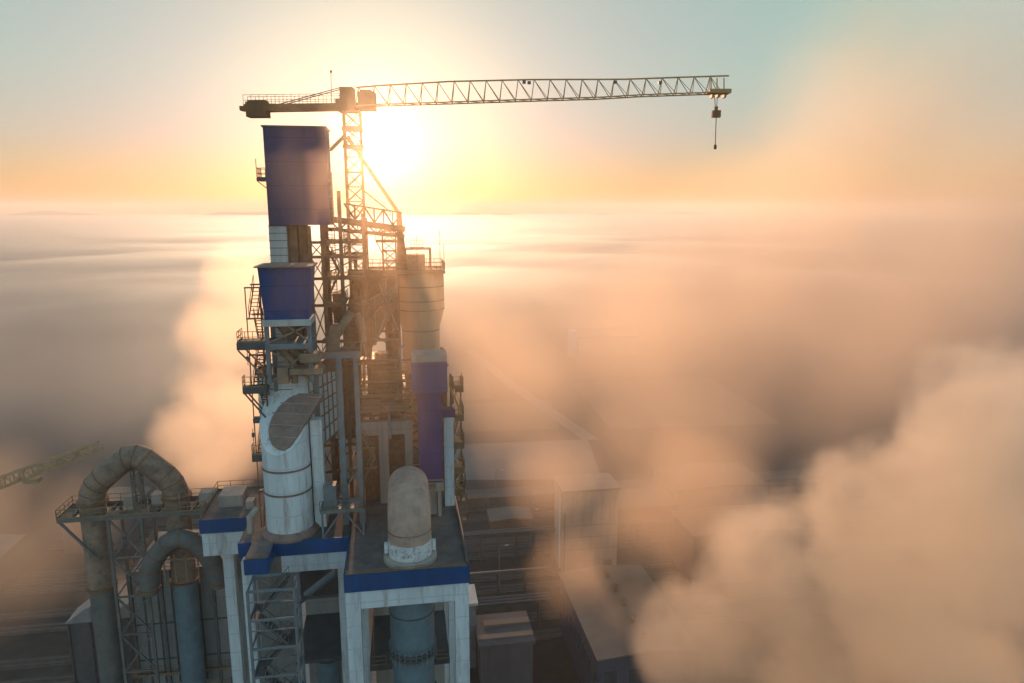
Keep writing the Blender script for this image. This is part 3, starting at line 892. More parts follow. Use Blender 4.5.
# ================================================================ CONCRETE FRAME behind the elbow duct
t = thing('portal_block', (-1, 80, DZ), 'beige dust coloured concrete frame with dark openings behind the elbow duct', 'concrete frame')
MB().box(-5.4, 0.95, 79.0, 80.2, 59.3, 60.9).build('beam', M['concrete'], t)
for x0, x1 in ((-3.0, -1.9), (0.0, 0.9), (-5.4, -4.9)):
    MB().box(x0, x1, 79.05, 80.1, DZ, 59.297).build('column', M['concrete'], t)
MB().box(-5.3, 0.9, 80.6, 80.9, DZ, 59.2).build('dark_wall', M['rust'], t)
m = MB(); m.box(-5.3, 0.9, 78.6, 79.6, 62.2, 62.5); m.box(-4.8, -2.6, 78.8, 79.7, 62.5, 63.7); m.box(-2.2, 0.6, 78.8, 79.7, 62.5, 63.2); m.build('upper_beam', M['rust_pale'], t)
m = MB()
for a, b in (((-0.1, 78.9, 60.9), (0.9, 78.9, 63.9)), ((1.6, 78.9, 60.9), (0.9, 78.9, 63.9)), ((-1.2, 78.9, 63.9), (-0.1, 78.9, 60.9))): m.bar(a, b, 0.16)
m.bar((-1.5, 78.9, 63.9), (2.0, 78.9, 63.9), 0.2)
each(m, 'brace', M['rust_pale'], t)
r = MB(); r.rail([(-5.2, 78.4, 64.2), (1.0, 78.4, 64.2)], step=0.8); r.bar((-5.2, 78.4, 64.1), (1.0, 78.4, 64.1), 0.2); each(r, 'railing', M['rail'], t)

# ================================================================ ROUND SILO
sx, sy, sr = 2.5, 90.9, 3.1
t = thing('round_silo', (sx, sy, 0), 'round beige concrete silo with a railed roof deck and a tapered shoulder', 'silo')
MB().lathe(sx, sy, [(2.45, 0.0), (2.45, 69.8), (sr, 72.4), (sr, 77.1)], 56).build('shell', M['silo'], t)
for z, r_ in ((75.3, sr), (73.5, sr), (72.35, sr), (69.6, 2.45), (66.5, 2.45)):
    MB().ring(sx, sy, z, z + 0.12, r_ + 0.04, 56).build('hoop', M['rust_pale'], t)
MB().box(-4.6, 5.62, 87.6, 94.0, 77.103, 77.45).build('roof_deck', M['rust_pale'], t)
r = MB(); r.rail([(-4.5, 94, 77.45), (-4.5, 87.7, 77.45), (5.55, 87.7, 77.45), (5.55, 93.9, 77.45), (-4.5, 93.9, 77.45)], step=1.0)
each(r, 'railing', M['rail'], t)
h = MB().box(0.85, 3.2, 89.2, 92.2, 77.453, 79.35).build('roof_house', M['rust_pale'], t)
m = MB()
for x in (0.8, 3.9):
    for y in (89.0, 92.3): m.bar((x, y, 77.45), (x, y, 80.0), 0.16)
m.box(0.7, 4.0, 88.9, 92.4, 80.003, 80.2)
sub(h, m.build('canopy', M['rust_pale'], t))
r = MB(); r.rail([(1.4, 89.0, 80.2), (3.0, 89.0, 80.2)], h=1.0, step=0.6); sub(h, r.build('canopy_rail', M['rail'], t))
m = MB()
for x, y, hh in ((5.1, 89.5, 5.0), (5.5, 88.0, 3.3), (-1.6, 88.0, 2.6), (2.2, 89.1, 4.3)):
    m.bar((x, y, 77.45), (x, y, 77.45 + hh), 0.07)
m.box(-1.7, -1.5, 87.95, 88.05, 79.7, 80.1)
each(m, 'antenna', M['steel_dark'], t)

# ================================================================ DARK DUCTS between frame and silo
t = thing('standing_duct', (-1.15, 87.4, DZ), 'dark brown vertical duct hugging the side of the round silo', 'duct')
MB().tube([(-1.15, 86.9, DZ), (-1.15, 86.9, 77.1)], 0.85, 24).build('pipe', M['rust'], t)
m = MB()
for z in (56, 62, 66, 70, 74): m.ring(-1.15, 86.9, z, z + 0.2, 0.98, 24)
each(m, 'flange', M['rust_pale'], t)
t = thing('sloping_gallery', (-3, 82, 68), 'dark brown enclosed gallery sloping down from the silo roof into the steel frame', 'conveyor gallery')
front = [A(346, 356, 79.8), A(367, 356, 79.8), A(398, 306, 84.6), A(398, 275, 85.6), A(353, 277, 84.4), A(347, 310, 82.0)]
back = [p + Vector((0, 2.4, 0)) for p in front]
kk = len(front)
MB().add(front + back, [tuple(range(kk)), tuple(range(2 * kk - 1, kk - 1, -1))] + [(i, kk + i, kk + (i + 1) % kk, (i + 1) % kk) for i in range(kk)]).build('casing', M['rust'], t)
m = MB(); ee = Vector((0, -0.35, 0))
for (xa, ya, da), (xb, yb, db) in (((350, 350, 79.8), (396, 282, 85.2)), ((352, 282, 84), (392, 314, 84)), ((366, 354, 79.8), (352, 300, 82.6)), ((349, 320, 81.4), (390, 318, 83.8)), ((360, 278, 84.4), (362, 352, 79.9)), ((374, 278, 84.9), (376, 338, 81.5)), ((386, 278, 85.2), (384, 326, 83))):
    m.bar(A(xa, ya, da) + ee, A(xb, yb, db) + ee, 0.17)
m.build('stiffeners', M['rust_pale'], t)
m = MB()
m.hexa([A(348, 276, 83.2), A(371, 300, 83.2), A(371, 300, 85.4), A(348, 276, 85.4)], [A(348, 276, 83.2) + Vector((0, 0, .8)), A(385, 270, 83.2), A(385, 270, 85.4), A(348, 272, 85.4)])
m.build('head_box', M['rust'], t)
m = MB()
m.bar(A(375, 345, 80), A(396, 283, 84.5), 0.18); m.bar(A(398, 330, 80), A(378, 283, 84.5), 0.18); m.bar(A(362, 300, 79), A(366, 345, 79), 0.18); m.bar(A(358, 305, 79.5), A(384, 292, 83), 0.14)
each(m, 'brace', M['rust_pale'], t)

# ================================================================ CONVEYOR BRIDGE high up
t = thing('conveyor_bridge', (-3, 84, 82), 'rusty truss bridge from the steel frame to the silo roof just under the sun', 'bridge')
a0, a1 = A(328, 219, 81.5), A(402, 229, 86.5)
b0, b1 = A(345, 203, 82.0), A(399, 213, 86.5)
MB().bar(a0, a1, 1.4, 0.65).build('girder', M['rust'], t)
c0, c1 = A(330, 229, 81.5), A(402, 236, 86.5)
MB().bar(c0, c1, 1.2, 0.4).build('girder', M['rust'], t)
m = MB(); w_ = Vector((0, 0.9, 0))
up0, up1 = a0 + Vector((0, 0, 0.3)), a1 + Vector((0, 0, 0.3))
for s_ in (-1, 1):
    o_ = w_ * (0.75 * s_)
    u0 = up0.lerp(up1, 0.22) + o_
    v0 = u0 + Vector((0, 0, 1.65)); v1 = up1 + o_ + Vector((0, 0, 1.65))
    m.bar(v0, v1, 0.16)
    m.panel_truss(u0, up1 + o_, v0, v1, 6, 0.12)
m.build('truss', M['rust'], t)
m = MB().panel_truss(c0, c1, a0, a1, 8, 0.14).build('web', M['rust'], t)
# pylon carrying the bridge on the silo deck
pz = 77.45
m = MB()
m.lattice_mast(-2.2 + 0.2, -0.4, 87.9, 89.4, pz, 82.4, 4, 0.18, 0.1)
m.build('pylon', M['rust'], t)
m = MB().hexa([(-0.3, 87.8, pz), (1.0, 87.8, pz), (1.0, 89.6, pz), (-0.3, 89.6, pz)], [(-0.2, 87.0, 84.6), (0.4, 87.0, 84.6), (0.4, 88.6, 84.6), (-0.2, 88.6, 84.6)])
m.build('head_chute', M['rust'], t)
m = MB().box(-2.8, 0.2, 87.75, 89.5, 81.0, 81.2); m.bar((-2.7, 88, 81), (-1.9, 88, 79.4), 0.12); m.build('landing', M['rust'], t)
r = MB(); r.rail([(-2.8, 87.8, 81.2), (-0.4, 87.8, 81.2)], step=0.8); each(r, 'railing', M['rust'], t)

# ================================================================ RIGHT ELEVATOR HOUSING
t = thing('elevator_housing', (2.8, 75.5, DZ), 'narrow violet blue shaft with a wider grey capped head behind the elbow duct', 'elevator shaft')
MB().box(0.9, 4.75, 73.9, 77.2, 65.45, 68.85).build('head', M['blue'], t)
MB().box(0.95, 4.75, 73.93, 77.25, 68.853, 69.6).build('cap', M['concrete'], t)
MB().box(1.5, 4.05, 74.3, 76.9, 55.0, 65.447).build('shaft', M['violet'], t)
MB().box(1.4, 4.15, 74.2, 77.0, 54.0, 54.997).box(1.6, 2.0, 74.4, 74.8, DZ, 54).box(3.5, 3.9, 74.4, 74.8, DZ, 54).box(2.2, 3.4, 75, 76.6, DZ, 54).build('base', M['concrete'], t)
MB().box(1.3, 3.3, 73.4, 74.25, 54.6, 54.9).box(1.0, 4.3, 73.3, 73.45, 55.6, 55.75).build('ledge', M['rust_pale'], t)
t = thing('balcony_column', (5.1, 77.6, DZ), 'white column with rusty balconies hung on its outer side beside the violet shaft', 'column')
MB().box(4.45, 5.55, 77.0, 78.2, DZ, 61.7).build('shaft', M['whitewash'], t)
MB().box(4.3, 5.75, 76.9, 78.3, 61.703, 62.6).build('blue_cap', M['violet'], t)
for i, z in enumerate((65.3, 61.9, 58.6, 55.6, 52.9)):
    x0 = 5.78 if i else 4.95
    MB().box(5.58 if 61 > z else 5.8, 6.75, 76.9, 79.4, z - 0.7, z).build('balcony', M['rust'], t)
    r = MB(); r.rail([(5.6, 76.95, z), (6.72, 76.95, z), (6.72, 79.3, z)], step=0.6); each(r, 'railing', M['rail'], t)
m = MB().bar((5.4, 78.2, 62.6), (5.4, 78.2, 66.5), 0.25).bar((6.6, 79.2, 50.9), (6.6, 79.2, 66), 0.18).bar((5.7, 79.2, 62.6), (5.7, 79.2, 66), 0.18)
each(m, 'hanger', M['rust'], t)
st = MB()
st.stair((6.5, 77.0, 62.0), (5.2, 77.0, 65.3), 0.7); st.build('stair_flight', M['yellow'], t)
st = MB()
for i, (z0, z1) in enumerate(((58.7, 61.8), (55.7, 58.6), (53.0, 55.6))):
    st.stair((5.8, 79.6 + i % 2, z0), (6.7, 79.6 + i % 2, z1), 0.7)
st.build('stair_flight', M['rust'], t)
m = MB()
for i, (y, z) in enumerate(((79.6, 47.5), (80.6, 49.6), (81.6, 51.5), (82.8, 53.0))):
    m.box(6.0, 7.3, y, y + 1.3, z, z + 0.15); m.rail([(6.05, y, z + .15), (7.25, y, z + .15), (7.25, y + 1.3, z + .15)], step=0.65)
    m.bar((6.1, y, z), (6.1, y, z - 2.2), 0.12); m.bar((7.2, y + 1.2, z), (6.1, y + 1.2, z - 1.8), 0.12)
m.bar((6.6, 79.5, 46), (6.6, 83.6, 54.2), 0.25)
m.build('pipe_landings', M['rust_pale'], t)

# ================================================================ TOWER CRANE
MC = Vector((-4.83, 84.9, 0))
d0 = FH.dot(MC - Vector((0, 0, 0)))
def K(px, py, back=0.0):           # on the crane's own vertical plane, parallel to the jib
    d = ray(px, py)
    return CAM + d * ((d0) / FH.dot(d)) + FH * back
t = thing('tower_crane', (MC.x, MC.y, DZ), 'large tower crane with a long lattice jib crossing the sky above the blue tower head', 'crane')
zt = K(351, 112).z
m = MB().lattice_mast(MC.x - .92, MC.x + .92, MC.y - .92, MC.y + .92, DZ, zt, 27, 0.24, 0.10, True)
m.build('mast', M['yellow'], t)
def cbox(mb, pa, pb, depth):
    p = K(*pa); q = K(*pb)
    xs = sorted((RT.dot(p), RT.dot(q))); zs = sorted((p.z, q.z))
    base = FH * d0
    b4 = [base + RT * x + FH * y + Vector((0, 0, zs[0])) for x, y in ((xs[0], -depth), (xs[1], -depth), (xs[1], depth), (xs[0], depth))]
    t4 = [v + Vector((0, 0, zs[1] - zs[0])) for v in b4]
    return mb.hexa(b4, t4)
m = MB(); cbox(m, (341, 88), (354.5, 110), 0.85); cbox(m, (338.5, 102), (357, 112), 1.1); m.build('slewing_head', M['cw'], t)
m = MB(); cbox(m, (359, 92.5), (375.5, 110.5), 0.8); cbox(m, (361, 90.8), (372, 93), 0.7); m.build('operator_cab', M['cw'], t)
# jib, triangular: one top chord and two bottom chords
def pts(l): return [K(*p) for p in l]
topc = pts([(356, 87.5), (380, 85.5), (450, 81.5), (530, 79.6), (625, 79.3), (680, 77.3), (729, 75.8)])
botc = pts([(356, 107), (380, 105.2), (450, 103.0), (530, 100.3), (600, 98.2), (640, 95.8), (720, 93.0)])
def along(l, f_):
    f_ *= len(l) - 1; i = min(int(f_), len(l) - 2)
    return l[i].lerp(l[i + 1], f_ - i)
def at_x(l, s):                    # point of a chord at a distance s along the jib
    for a, b in zip(l, l[1:]):
        sa, sb = RT.dot(a), RT.dot(b)
        if sa <= s <= sb + 1e-6: return a.lerp(b, (s - sa) / (sb - sa))
    return l[-1] if s > RT.dot(l[-1]) else l[0]
m = MB()
for a, b in zip(topc, topc[1:]): m.bar(a, b, 0.15)
for s_ in (-0.75, 0.75):
    for a, b in zip(botc, botc[1:]): m.bar(a + FH * s_, b + FH * s_, 0.12)
m.build('jib_chords', M['yellow'], t)
m = MB()
s0, s1 = RT.dot(topc[0]), RT.dot(topc[-1]) - 0.6
n = 23
for i in range(n):
    sa, sb = s0 + (s1 - s0) * i / n, s0 + (s1 - s0) * (i + 1) / n
    for k in (-0.75, 0.75):
        m.bar(at_x(botc, sa) + FH * k, at_x(topc, sa + 0.28), 0.07)
        m.bar(at_x(topc, sa + 0.28), at_x(botc, sb) + FH * k, 0.06)
    m.bar(at_x(botc, sa) - FH * 0.75, at_x(botc, sa) + FH * 0.75, 0.08)
    m.bar(at_x(botc, sa) - FH * 0.75, at_x(botc, sb) + FH * 0.75, 0.06)
m.build('jib_lattice', M['yellow'], t)
m = MB()
tip = K(722, 91.5)
cbox(m, (708, 90), (729, 94), 0.9); cbox(m, (711, 94), (713, 98), 0.5); cbox(m, (723, 94), (725, 98), 0.5); cbox(m, (716.5, 94), (719, 97.5), 0.5)
for p in (711, 717, 724): m.bar(K(p, 78), K(p, 92), 0.1)
m.build('trolley', M['yellow'], t)
MB().bar(K(714.6, 96), K(715.6, 111), 0.06).bar(K(717.4, 96), K(716.4, 111), 0.06).build('hoist_rope', M['cable'], t)
hk = MB(); cbox(hk, (712.5, 110.5), (720, 117.5), 0.3); cbox(hk, (714.8, 106.5), (717.5, 110.5), 0.16)
hk.build('hook_block', M['cw'], t)
MB().bar(K(716.2, 117.5), K(715.2, 146), 0.07).box(*[c for pr in zip((K(715.2, 147) - Vector((.12, .12, .25))), (K(715.2, 147) + Vector((.12, .12, .25)))) for c in pr]).build('load_chain', M['cable'], t)
# counter jib
m = MB(); e = K(341, 107.6); f_ = K(246, 109.2)
for k in (-0.6, 0.6): m.bar(e + FH * k, f_ + FH * k, 0.25, 0.62)
for i in range(12): p = e.lerp(f_, i / 11); m.bar(p - FH * 0.6, p + FH * 0.6, 0.12)
m.build('counter_jib', M['cw'], t)
m = MB()
for k in (-0.7, 0.7): m.rail([e + FH * k + Vector((0, 0, .25)), f_ + FH * k + Vector((0, 0, .3))], h=1.15, step=0.9, r=0.045)
m.build('walkway_rail', M['cw'], t)
m = MB(); cbox(m, (247.5, 102.5), (268.5, 117.5), 0.75); cbox(m, (241, 106.5), (247.3, 111.0), 0.55); cbox(m, (249, 100.8), (267, 102.4), 0.6); m.build('counterweight', M['cw'], t)
m = MB()
for k, dz in ((-0.45, 0), (0.45, 0.0)): m.bar(K(342, 88) + FH * k, K(276, 106) + FH * k, 0.09)
m.build('pendant_bars', M['cable'], t)
m = MB(); cbox(m, (336, 99), (341, 104), 0.4); cbox(m, (271, 104), (277, 107), 0.4); m.bar(K(331.5, 106), K(331, 72.5), 0.07); m.bar(K(331, 72.5), K(331, 70.5), 0.22); m.build('winch_and_antenna', M['cw'], t)
for px, py in ((529, 82.5), (524, 82), (660, 82.5), (615, 82)):
    m = MB(); cbox(m, (px - 1.6, py - 1.2), (px + 1.8, py + 1.6), 0.2); m.build('floodlight', M['lampglass'], t)
# ties from the mast to the buildings
m = MB()
m.bar(MC + Vector((-.9, -.9, K(343, 137).z)), (-7.2, 82.5, K(329, 152).z), 0.3)
m.bar(MC + Vector((-.9, -.9, K(343, 137).z)), MC + Vector((0.9, -.9, K(350, 152).z)), 0.22)
m.bar(MC + Vector((-.6, -.6, K(345, 137).z)), (0.1, 87.2, 84.5), 0.34)
m.bar(MC + Vector((.9, -.9, K(362, 190).z)), (-0.9, 86.4, 84.7), 0.12)
for z in (zt - 1.9, K(350, 147).z):
    m.bar(MC + Vector((-1.05, -1.05, z)), MC + Vector((1.05, -1.05, z)), 0.2, 0.35); m.bar(MC + Vector((-1.05, 1.05, z)), MC + Vector((1.05, 1.05, z)), 0.2, 0.35)
    m.bar(MC + Vector((-1.05, -1.05, z)), MC + Vector((-1.05, 1.05, z)), 0.2, 0.35); m.bar(MC + Vector((1.05, -1.05, z)), MC + Vector((1.05, 1.05, z)), 0.2, 0.35)
z = K(350, 147).z
m.bar(MC + Vector((.9, -.9, z)), MC + Vector((3.0, -.9, z)), 0.08)
m.build('building_ties', M['yellow'], t)

# ================================================================ LEFT ARCH DUCTS, PLATFORM, FILTER HOUSE
Ya = 85.0
L_ = A(92, 500, Ya).x; Rr = A(177, 500, Ya).x
t = thing('arched_gas_duct', ((L_ + Rr) / 2, Ya, 0), 'huge dusty inverted U shaped gas duct rising above a railed platform', 'duct')
pk = A(134, 455.5, Ya)
zs = A(90, 492, Ya).z
path = rounded([(L_, Ya, 40), (L_, Ya, zs + 0.5), (pk.x, Ya, pk.z + 0.5), (Rr, Ya, zs + 0.5), (Rr, Ya, 40)], 9, 1.9)
rad_ = [1.62] * len(path)
MB().tube(path, 1.42, 32).build('arch', M['archpipe'], t)
for k in range(1, len(path) - 1, 3):
    dd = (path[k + 1] - path[k]).normalized() * 0.06
    MB().tube([path[k] - dd, path[k] + dd], 1.475, 32).build('weld_band', M['rust'], t)
MB().tube([(L_, Ya, 0), (L_, Ya, 40.0)], 1.42, 32).build('down_leg', M['legpipe'], t)
MB().tube([(Rr, Ya, 0), (Rr, Ya, 40.0)], 1.42, 32).build('down_leg', M['bluepipe'], t)
m = MB()
for x in (L_, Rr):
    for z in (50.9, 40.0): m.lathe(x, Ya, [(1.4, z), (1.72, z), (1.72, z + 0.2), (1.4, z + 0.2)], 32, cap=False)
each(m, 'flange', M['rust'], t)
t = thing('duct_platform', (-32, 85, 0), 'long railed steel platform around the legs of the arched gas duct', 'platform')
zp = A(60, 519, 83).z
xl, xr = A(57, 519, 83).x, A(205, 505, 83).x
f_ = MB()
f_.box(xl, xr, 82.8, 83.2, zp - 0.45, zp); f_.box(xl, xr, 86.9, 87.3, zp - 0.45, zp)
for x in (xl, L_ - 2.0, L_ + 1.85, -31.6, Rr - 2.1, Rr + 1.85, xr - 0.4): f_.box(x, x + 0.3, 83.203, 86.897, zp - 0.4, zp - 0.003)
f_.box(L_ + 2.16, Rr - 2.12, 83.203, 84.6, zp - 0.1, zp - 0.02); f_.box(xl + 0.31, L_ - 2.01, 83.203, 86.8, zp - 0.1, zp - 0.02)
f_.build('floor', M['legpipe'], t)
r = MB(); r.rail([(xl, 87.1, zp), (xl, 82.9, zp), (xr, 82.9, zp)], step=0.95, r=0.07); r.rail([(xl, 87.1, zp), (xr, 87.1, zp)], step=1.3); each(r, 'railing', M['rail'], t)
m = MB()
m.bar((xl + .2, 83, zp - .4), (L_ + 1.0, 83.0, zp - 5.6), 0.24); m.bar((xl + .2, 87, zp - .4), (L_ + 1.0, 87.0, zp - 5.6), 0.24)
zq = zp - 0.4
for i in range(4):
    z1 = zq - 5.0 * i; z0 = z1 - 5.0
    m.bar((L_ + 2.3, 83, z1), (-30.9, 83, z0), 0.2); m.bar((-30.9, 83, z1), (L_ + 2.3, 83, z0), 0.2)
    m.bar((L_ + 2.3, 83, z0), (-30.9, 83, z0), 0.2)
each(m, 'brace', M['legpipe'], t)
for x, ys in ((L_ + 2.3, (83.0, 87.0)), (-30.9, (83.0, 87.0)), (xr - 1.0, (87.0,))):
    for y in ys: MB().bar((x, y, 0), (x, y, zp - 0.45), 0.32).build('post', M['legpipe'], t)
m = MB().lattice_mast(pk.x - .45, pk.x + .45, 84.6, 85.6, zp, pk.z - 1.3, 4, 0.14, 0.09); m.build('prop', M['legpipe'], t)
m = MB()
for x, hh in ((xr - 0.3, 2.6), (-26.5, 2.2), (-30, 1.7)): m.bar((x, 83, zp), (x, 83, zp + hh), 0.08)
m.box(-33.6, -32.2, 85.4, 86.6, zp, zp + 1.2); m.box(-30.4, -29.2, 85.3, 86.6, zp, zp + 1.4); m.box(-24.9, -23.0, 85, 86.5, zp, zp + 1.3)
each(m, 'valve_box', M['concrete'], t)
Yb = 82.0
t = thing('lower_arched_duct', (-28, Yb, 0), 'smaller sooty arched duct below the railed platform, in front of the ribbed filter house', 'duct')
pb = [A(149, 592, Yb), A(150, 562, Yb), A(176, 534, Yb), A(206, 548, Yb), A(222, 585, Yb)]
low = rounded(pb, 8, 2.6)
MB().tube(low, 1.12, 28).build('arch', M['legpipe'], t)
for k in range(3, len(low) - 2, 4):
    dd = (low[k + 1] - low[k]).normalized() * 0.06
    MB().tube([low[k] - dd, low[k] + dd], 1.17, 28).build('weld_band', M['rust'], t)
m = MB()
for p in (pb[0], pb[-1]): m.lathe(p.x, p.y, [(1.0, p.z + .4), (1.35, p.z + .4), (1.35, p.z + .6), (1.0, p.z + .6)], 28, cap=False)
each(m, 'flange', M['rust'], t)
m = MB()
for px in (165, 176, 187, 199): p = A(px, 575, 82.0); m.bar((p.x, 82.0, p.z - 1), (p.x, 82.0, p.z + 2.6), 0.14)
m.bar(A(160, 560, 82.0), A(205, 558, 82.0), 0.14)
each(m, 'prop', M['rust_pale'], t)
t = thing('filter_house', (-31, 94, 0), 'big dark ribbed filter house behind the legs of the arched gas duct', 'filter house')
fz = A(127, 574, 87.2).z; fx0, fx1 = A(127, 574, 87.2).x, A(226, 570, 87.2).x
MB().box(fx0, fx1, 87.2, 99, 24.5, fz).build('casing', M['casing'], t)
m = MB()
for i in range(8):
    x = fx0 + (fx1 - fx0) * i / 7
    m.box(x - 0.09, x + 0.09, 87.05, 87.197, 24.6, fz)
for z in (28, 33): m.box(fx0, fx1, 87.08, 87.195, z, z + 0.16)
m.build('ribs', M['steel_dark'], t)
m = MB()
for i in range(3):
    x0 = fx0 + 0.3 + i * (fx1 - fx0 - .6) / 3; x1 = x0 + (fx1 - fx0 - .6) / 3 - 0.2
    xm = (x0 + x1) / 2
    m.hexa([(xm - .5, 93, 17), (xm + .5, 93, 17), (xm + .5, 97, 17), (xm - .5, 97, 17)], [(x0, 87.4, 24.45), (x1, 87.4, 24.45), (x1, 98.8, 24.45), (x0, 98.8, 24.45)])
m.build('dust_hopper', M['grey'], t)
for x in (fx0 + 0.3, (fx0 + fx1) / 2, fx1 - 0.6):
    for y in (87.4, 98.2): MB().box(x, x + 0.4, y, y + 0.4, 0, 24.497).build('leg', M['steel_dark'], t)
r = MB(); r.rail([(fx0 + .1, 98.5, fz), (fx0 + .1, 87.3, fz), (fx1 - .1, 87.3, fz), (fx1 - .1, 98.5, fz)], step=1.3, r=0.07); r.box(fx0 - .5, fx1 + .5, 86.6, 87.04, 26.0, 26.2); r.rail([(fx0 - .5, 86.65, 26.2), (fx1 + .5, 86.65, 26.2)]); each(r, 'railing', M['rust_pale'], t)

# small pale roofed bins at lower left
bins = ((78, 616, 100, 'outside the two arched duct legs'), (117, 612, 104, 'between the two arched duct legs'))
for px, py, y, where in bins:
    p = A(px, py, y)
    t = thing('dust_bin', (p.x, p.y, 0), 'small dim bin with a pale sloping lid ' + where, 'bin', 'pale lidded bins')
    x, z = p.x, p.z
    MB().box(x - 1.6, x + 1.6, y, y + 4, 0, z - 1.0).build('body', M['steel_dark'], t)
    MB().hexa([(x - 1.8, y - .2, z - 0.997), (x + 1.8, y - .2, z - 0.997), (x + 1.8, y + 4.2, z - 0.997), (x - 1.8, y + 4.2, z - 0.997)], [(x + 1.2, y - .2, z + 1.2), (x + 1.6, y - .2, z + 1.2), (x + 1.6, y + 4.2, z + 1.2), (x + 1.2, y + 4.2, z + 1.2)]).build('lid', M['casing'], t)
    m = MB()
    for k in (-1.5, 1.3): m.box(x + k, x + k + .2, y - .25, y - .05, 0, z - 1.1)
    each(m, 'leg', M['steel_dark'], t)

# ================================================================ DISTANT CRANE at left
t = thing('distant_crane', (-92, 118, 0), 'faint pale yellow crane jib above the fog beyond the arched gas duct', 'crane')
Yc = 118.0
tipt, tipb = A(97, 442.5, Yc), A(103, 449, Yc)
basb = A(-40, 503.5, Yc); bast = A(-40, 491.5, Yc)
m = MB()
wv = Vector((0, 0.75, 0))
for a, b in ((tipt, bast), (tipb, basb)):
    for k in (-1, 1): m.bar(a + wv * k, b + wv * k, 0.22)
m.panel_truss(bast - wv, tipt - wv, basb - wv, tipb - wv, 15, 0.17)
m.panel_truss(bast + wv, tipt + wv, basb + wv, tipb + wv, 15, 0.1)
m.build('jib', M['ochre'], t)
m = MB(); p = A(33, 479, Yc); m.box(p.x - 1.2, p.x + 1.0, Yc - .8, Yc + .8, p.z - .5, p.z + .2); m.build('trolley', M['ochre'], t)
zb = basb.z
m = MB().lattice_mast(basb.x - 1.0, basb.x + 1.0, Yc - 1, Yc + 1, 0, zb - 0.6, 16, 0.25, 0.12); m.build('mast', M['ochre'], t)
MB().box(basb.x - 1.5, basb.x + 1.5, Yc - 1.3, Yc + 1.3, zb - 0.6, zb + 2.4).build('slewing_head', M['ochre'], t)
m = MB(); q = basb - (tipb - basb).normalized() * 11
for k in (-1, 1): m.bar(basb + wv * k, q + wv * k, 0.25, 0.5)
m.build('counter_jib', M['ochre'], t)
MB().box(q.x - 1.5, q.x + 1.5, Yc - 1, Yc + 1, q.z - 2.2, q.z + 0.6).build('counterweight', M['cw'], t)
# ================================================================ GROUND AND YARD
def ground_mat():
    m = bpy.data.materials.new('works ground'); m.use_nodes = True
    t = m.node_tree; b = t.nodes['Principled BSDF']; b.inputs['Roughness'].default_value = 0.95
    g = t.nodes.new('ShaderNodeNewGeometry')
    def nz(s, d=6):
        n = t.nodes.new('ShaderNodeTexNoise'); n.inputs['Scale'].default_value = s; n.inputs['Detail'].default_value = d
        t.links.new(g.outputs['Position'], n.inputs['Vector']); return n.outputs['Fac']
    def ramp(f, *st):
        r = t.nodes.new('ShaderNodeValToRGB'); e = r.color_ramp.elements
        e[0].position, e[0].color = st[0][0], (*st[0][1], 1); e[1].position, e[1].color = st[-1][0], (*st[-1][1], 1)
        for p, c in st[1:-1]:
            k = e.new(p); k.color = (*c, 1)
        t.links.new(f, r.inputs['Fac']); return r.outputs['Color']
    a = ramp(nz(0.02), (0.35, (0.014, 0.013, 0.010)), (0.55, (0.030, 0.026, 0.020)), (0.7, (0.065, 0.055, 0.043)))
    c = ramp(nz(0.35, 8), (0.3, (0.4, 0.4, 0.4)), (0.75, (1.0, 1.0, 1.0)))
    x = t.nodes.new('ShaderNodeMix'); x.data_type = 'RGBA'; x.blend_type = 'MULTIPLY'; x.inputs['Factor'].default_value = 1
    t.links.new(a, x.inputs['A']); t.links.new(c, x.inputs['B']); t.links.new(x.outputs['Result'], b.inputs['Base Color'])
    return m
def sheet(name, pts_, z, m):
    me = bpy.data.meshes.new(name); me.from_pydata([(p[0], p[1], z) for p in pts_], [], [tuple(range(len(pts_)))])
    me.materials.append(m); o = bpy.data.objects.new(name, me); col.objects.link(o)
    o['kind'] = 'structure'; return o
tag(sheet('ground', [(-4800, -380), (4800, -380), (4800, 7900), (-4800, 7900)], 0, ground_mat()), kind='structure')
M['asphalt'] = mat('dusty asphalt', (0.085, 0.08, 0.073), 0.95, var=0.3, scale=0.15)
M['slabs'] = mat('pale concrete yard', (0.21, 0.18, 0.155), 0.95, var=0.2, scale=0.12, dirt=(0.16, 0.14, 0.12), dirt_amt=0.5)
M['ballast'] = mat('dark ballast', (0.06, 0.05, 0.042), 0.95, var=0.35, scale=0.5)
M['railhead'] = mat('worn rail steel', (0.13, 0.105, 0.085), 0.6, metal=0.2)
M['field'] = mat('bare field', (0.13, 0.095, 0.06), 0.95, var=0.3, scale=0.03)
M['roofsheet'] = mat('dusty roof sheet', (0.15, 0.115, 0.09), 0.85, var=0.2, scale=0.2, dirt=(0.15, 0.12, 0.1), dirt_amt=0.5)
M['darkwall'] = mat('dark sooty wall', (0.085, 0.08, 0.085), 0.9, var=0.25, scale=0.3, dirt=(0.05, 0.04, 0.04), dirt_amt=0.5, streak=True)
M['glass'] = mat('dim window', (0.04, 0.05, 0.06), 0.15)
M['bluewall'] = mat('slate panel wall', (0.045, 0.05, 0.075), 0.6, var=0.2, scale=0.4)
sheet('concrete_yard', [(14, 212), (62, 205), (68, 244), (18, 246)], 0.012, M['slabs'])
sheet('road', [(66, 244), (72, 243), (56, 330), (44, 420), (38, 420), (50, 330)], 0.016, M['slabs'])
sheet('service_road', [(8, 196), (150, 196), (150, 203), (8, 203)], 0.008, M['asphalt'])
for i, (x0, y0, x1, y1) in enumerate(((10, 262, 60, 300), (80, 255, 150, 330), (8, 310, 40, 400))):
    sheet('field', [(x0, y0), (x1, y0 - 4), (x1 + 6, y1), (x0 + 3, y1)], 0.004, M['field'])
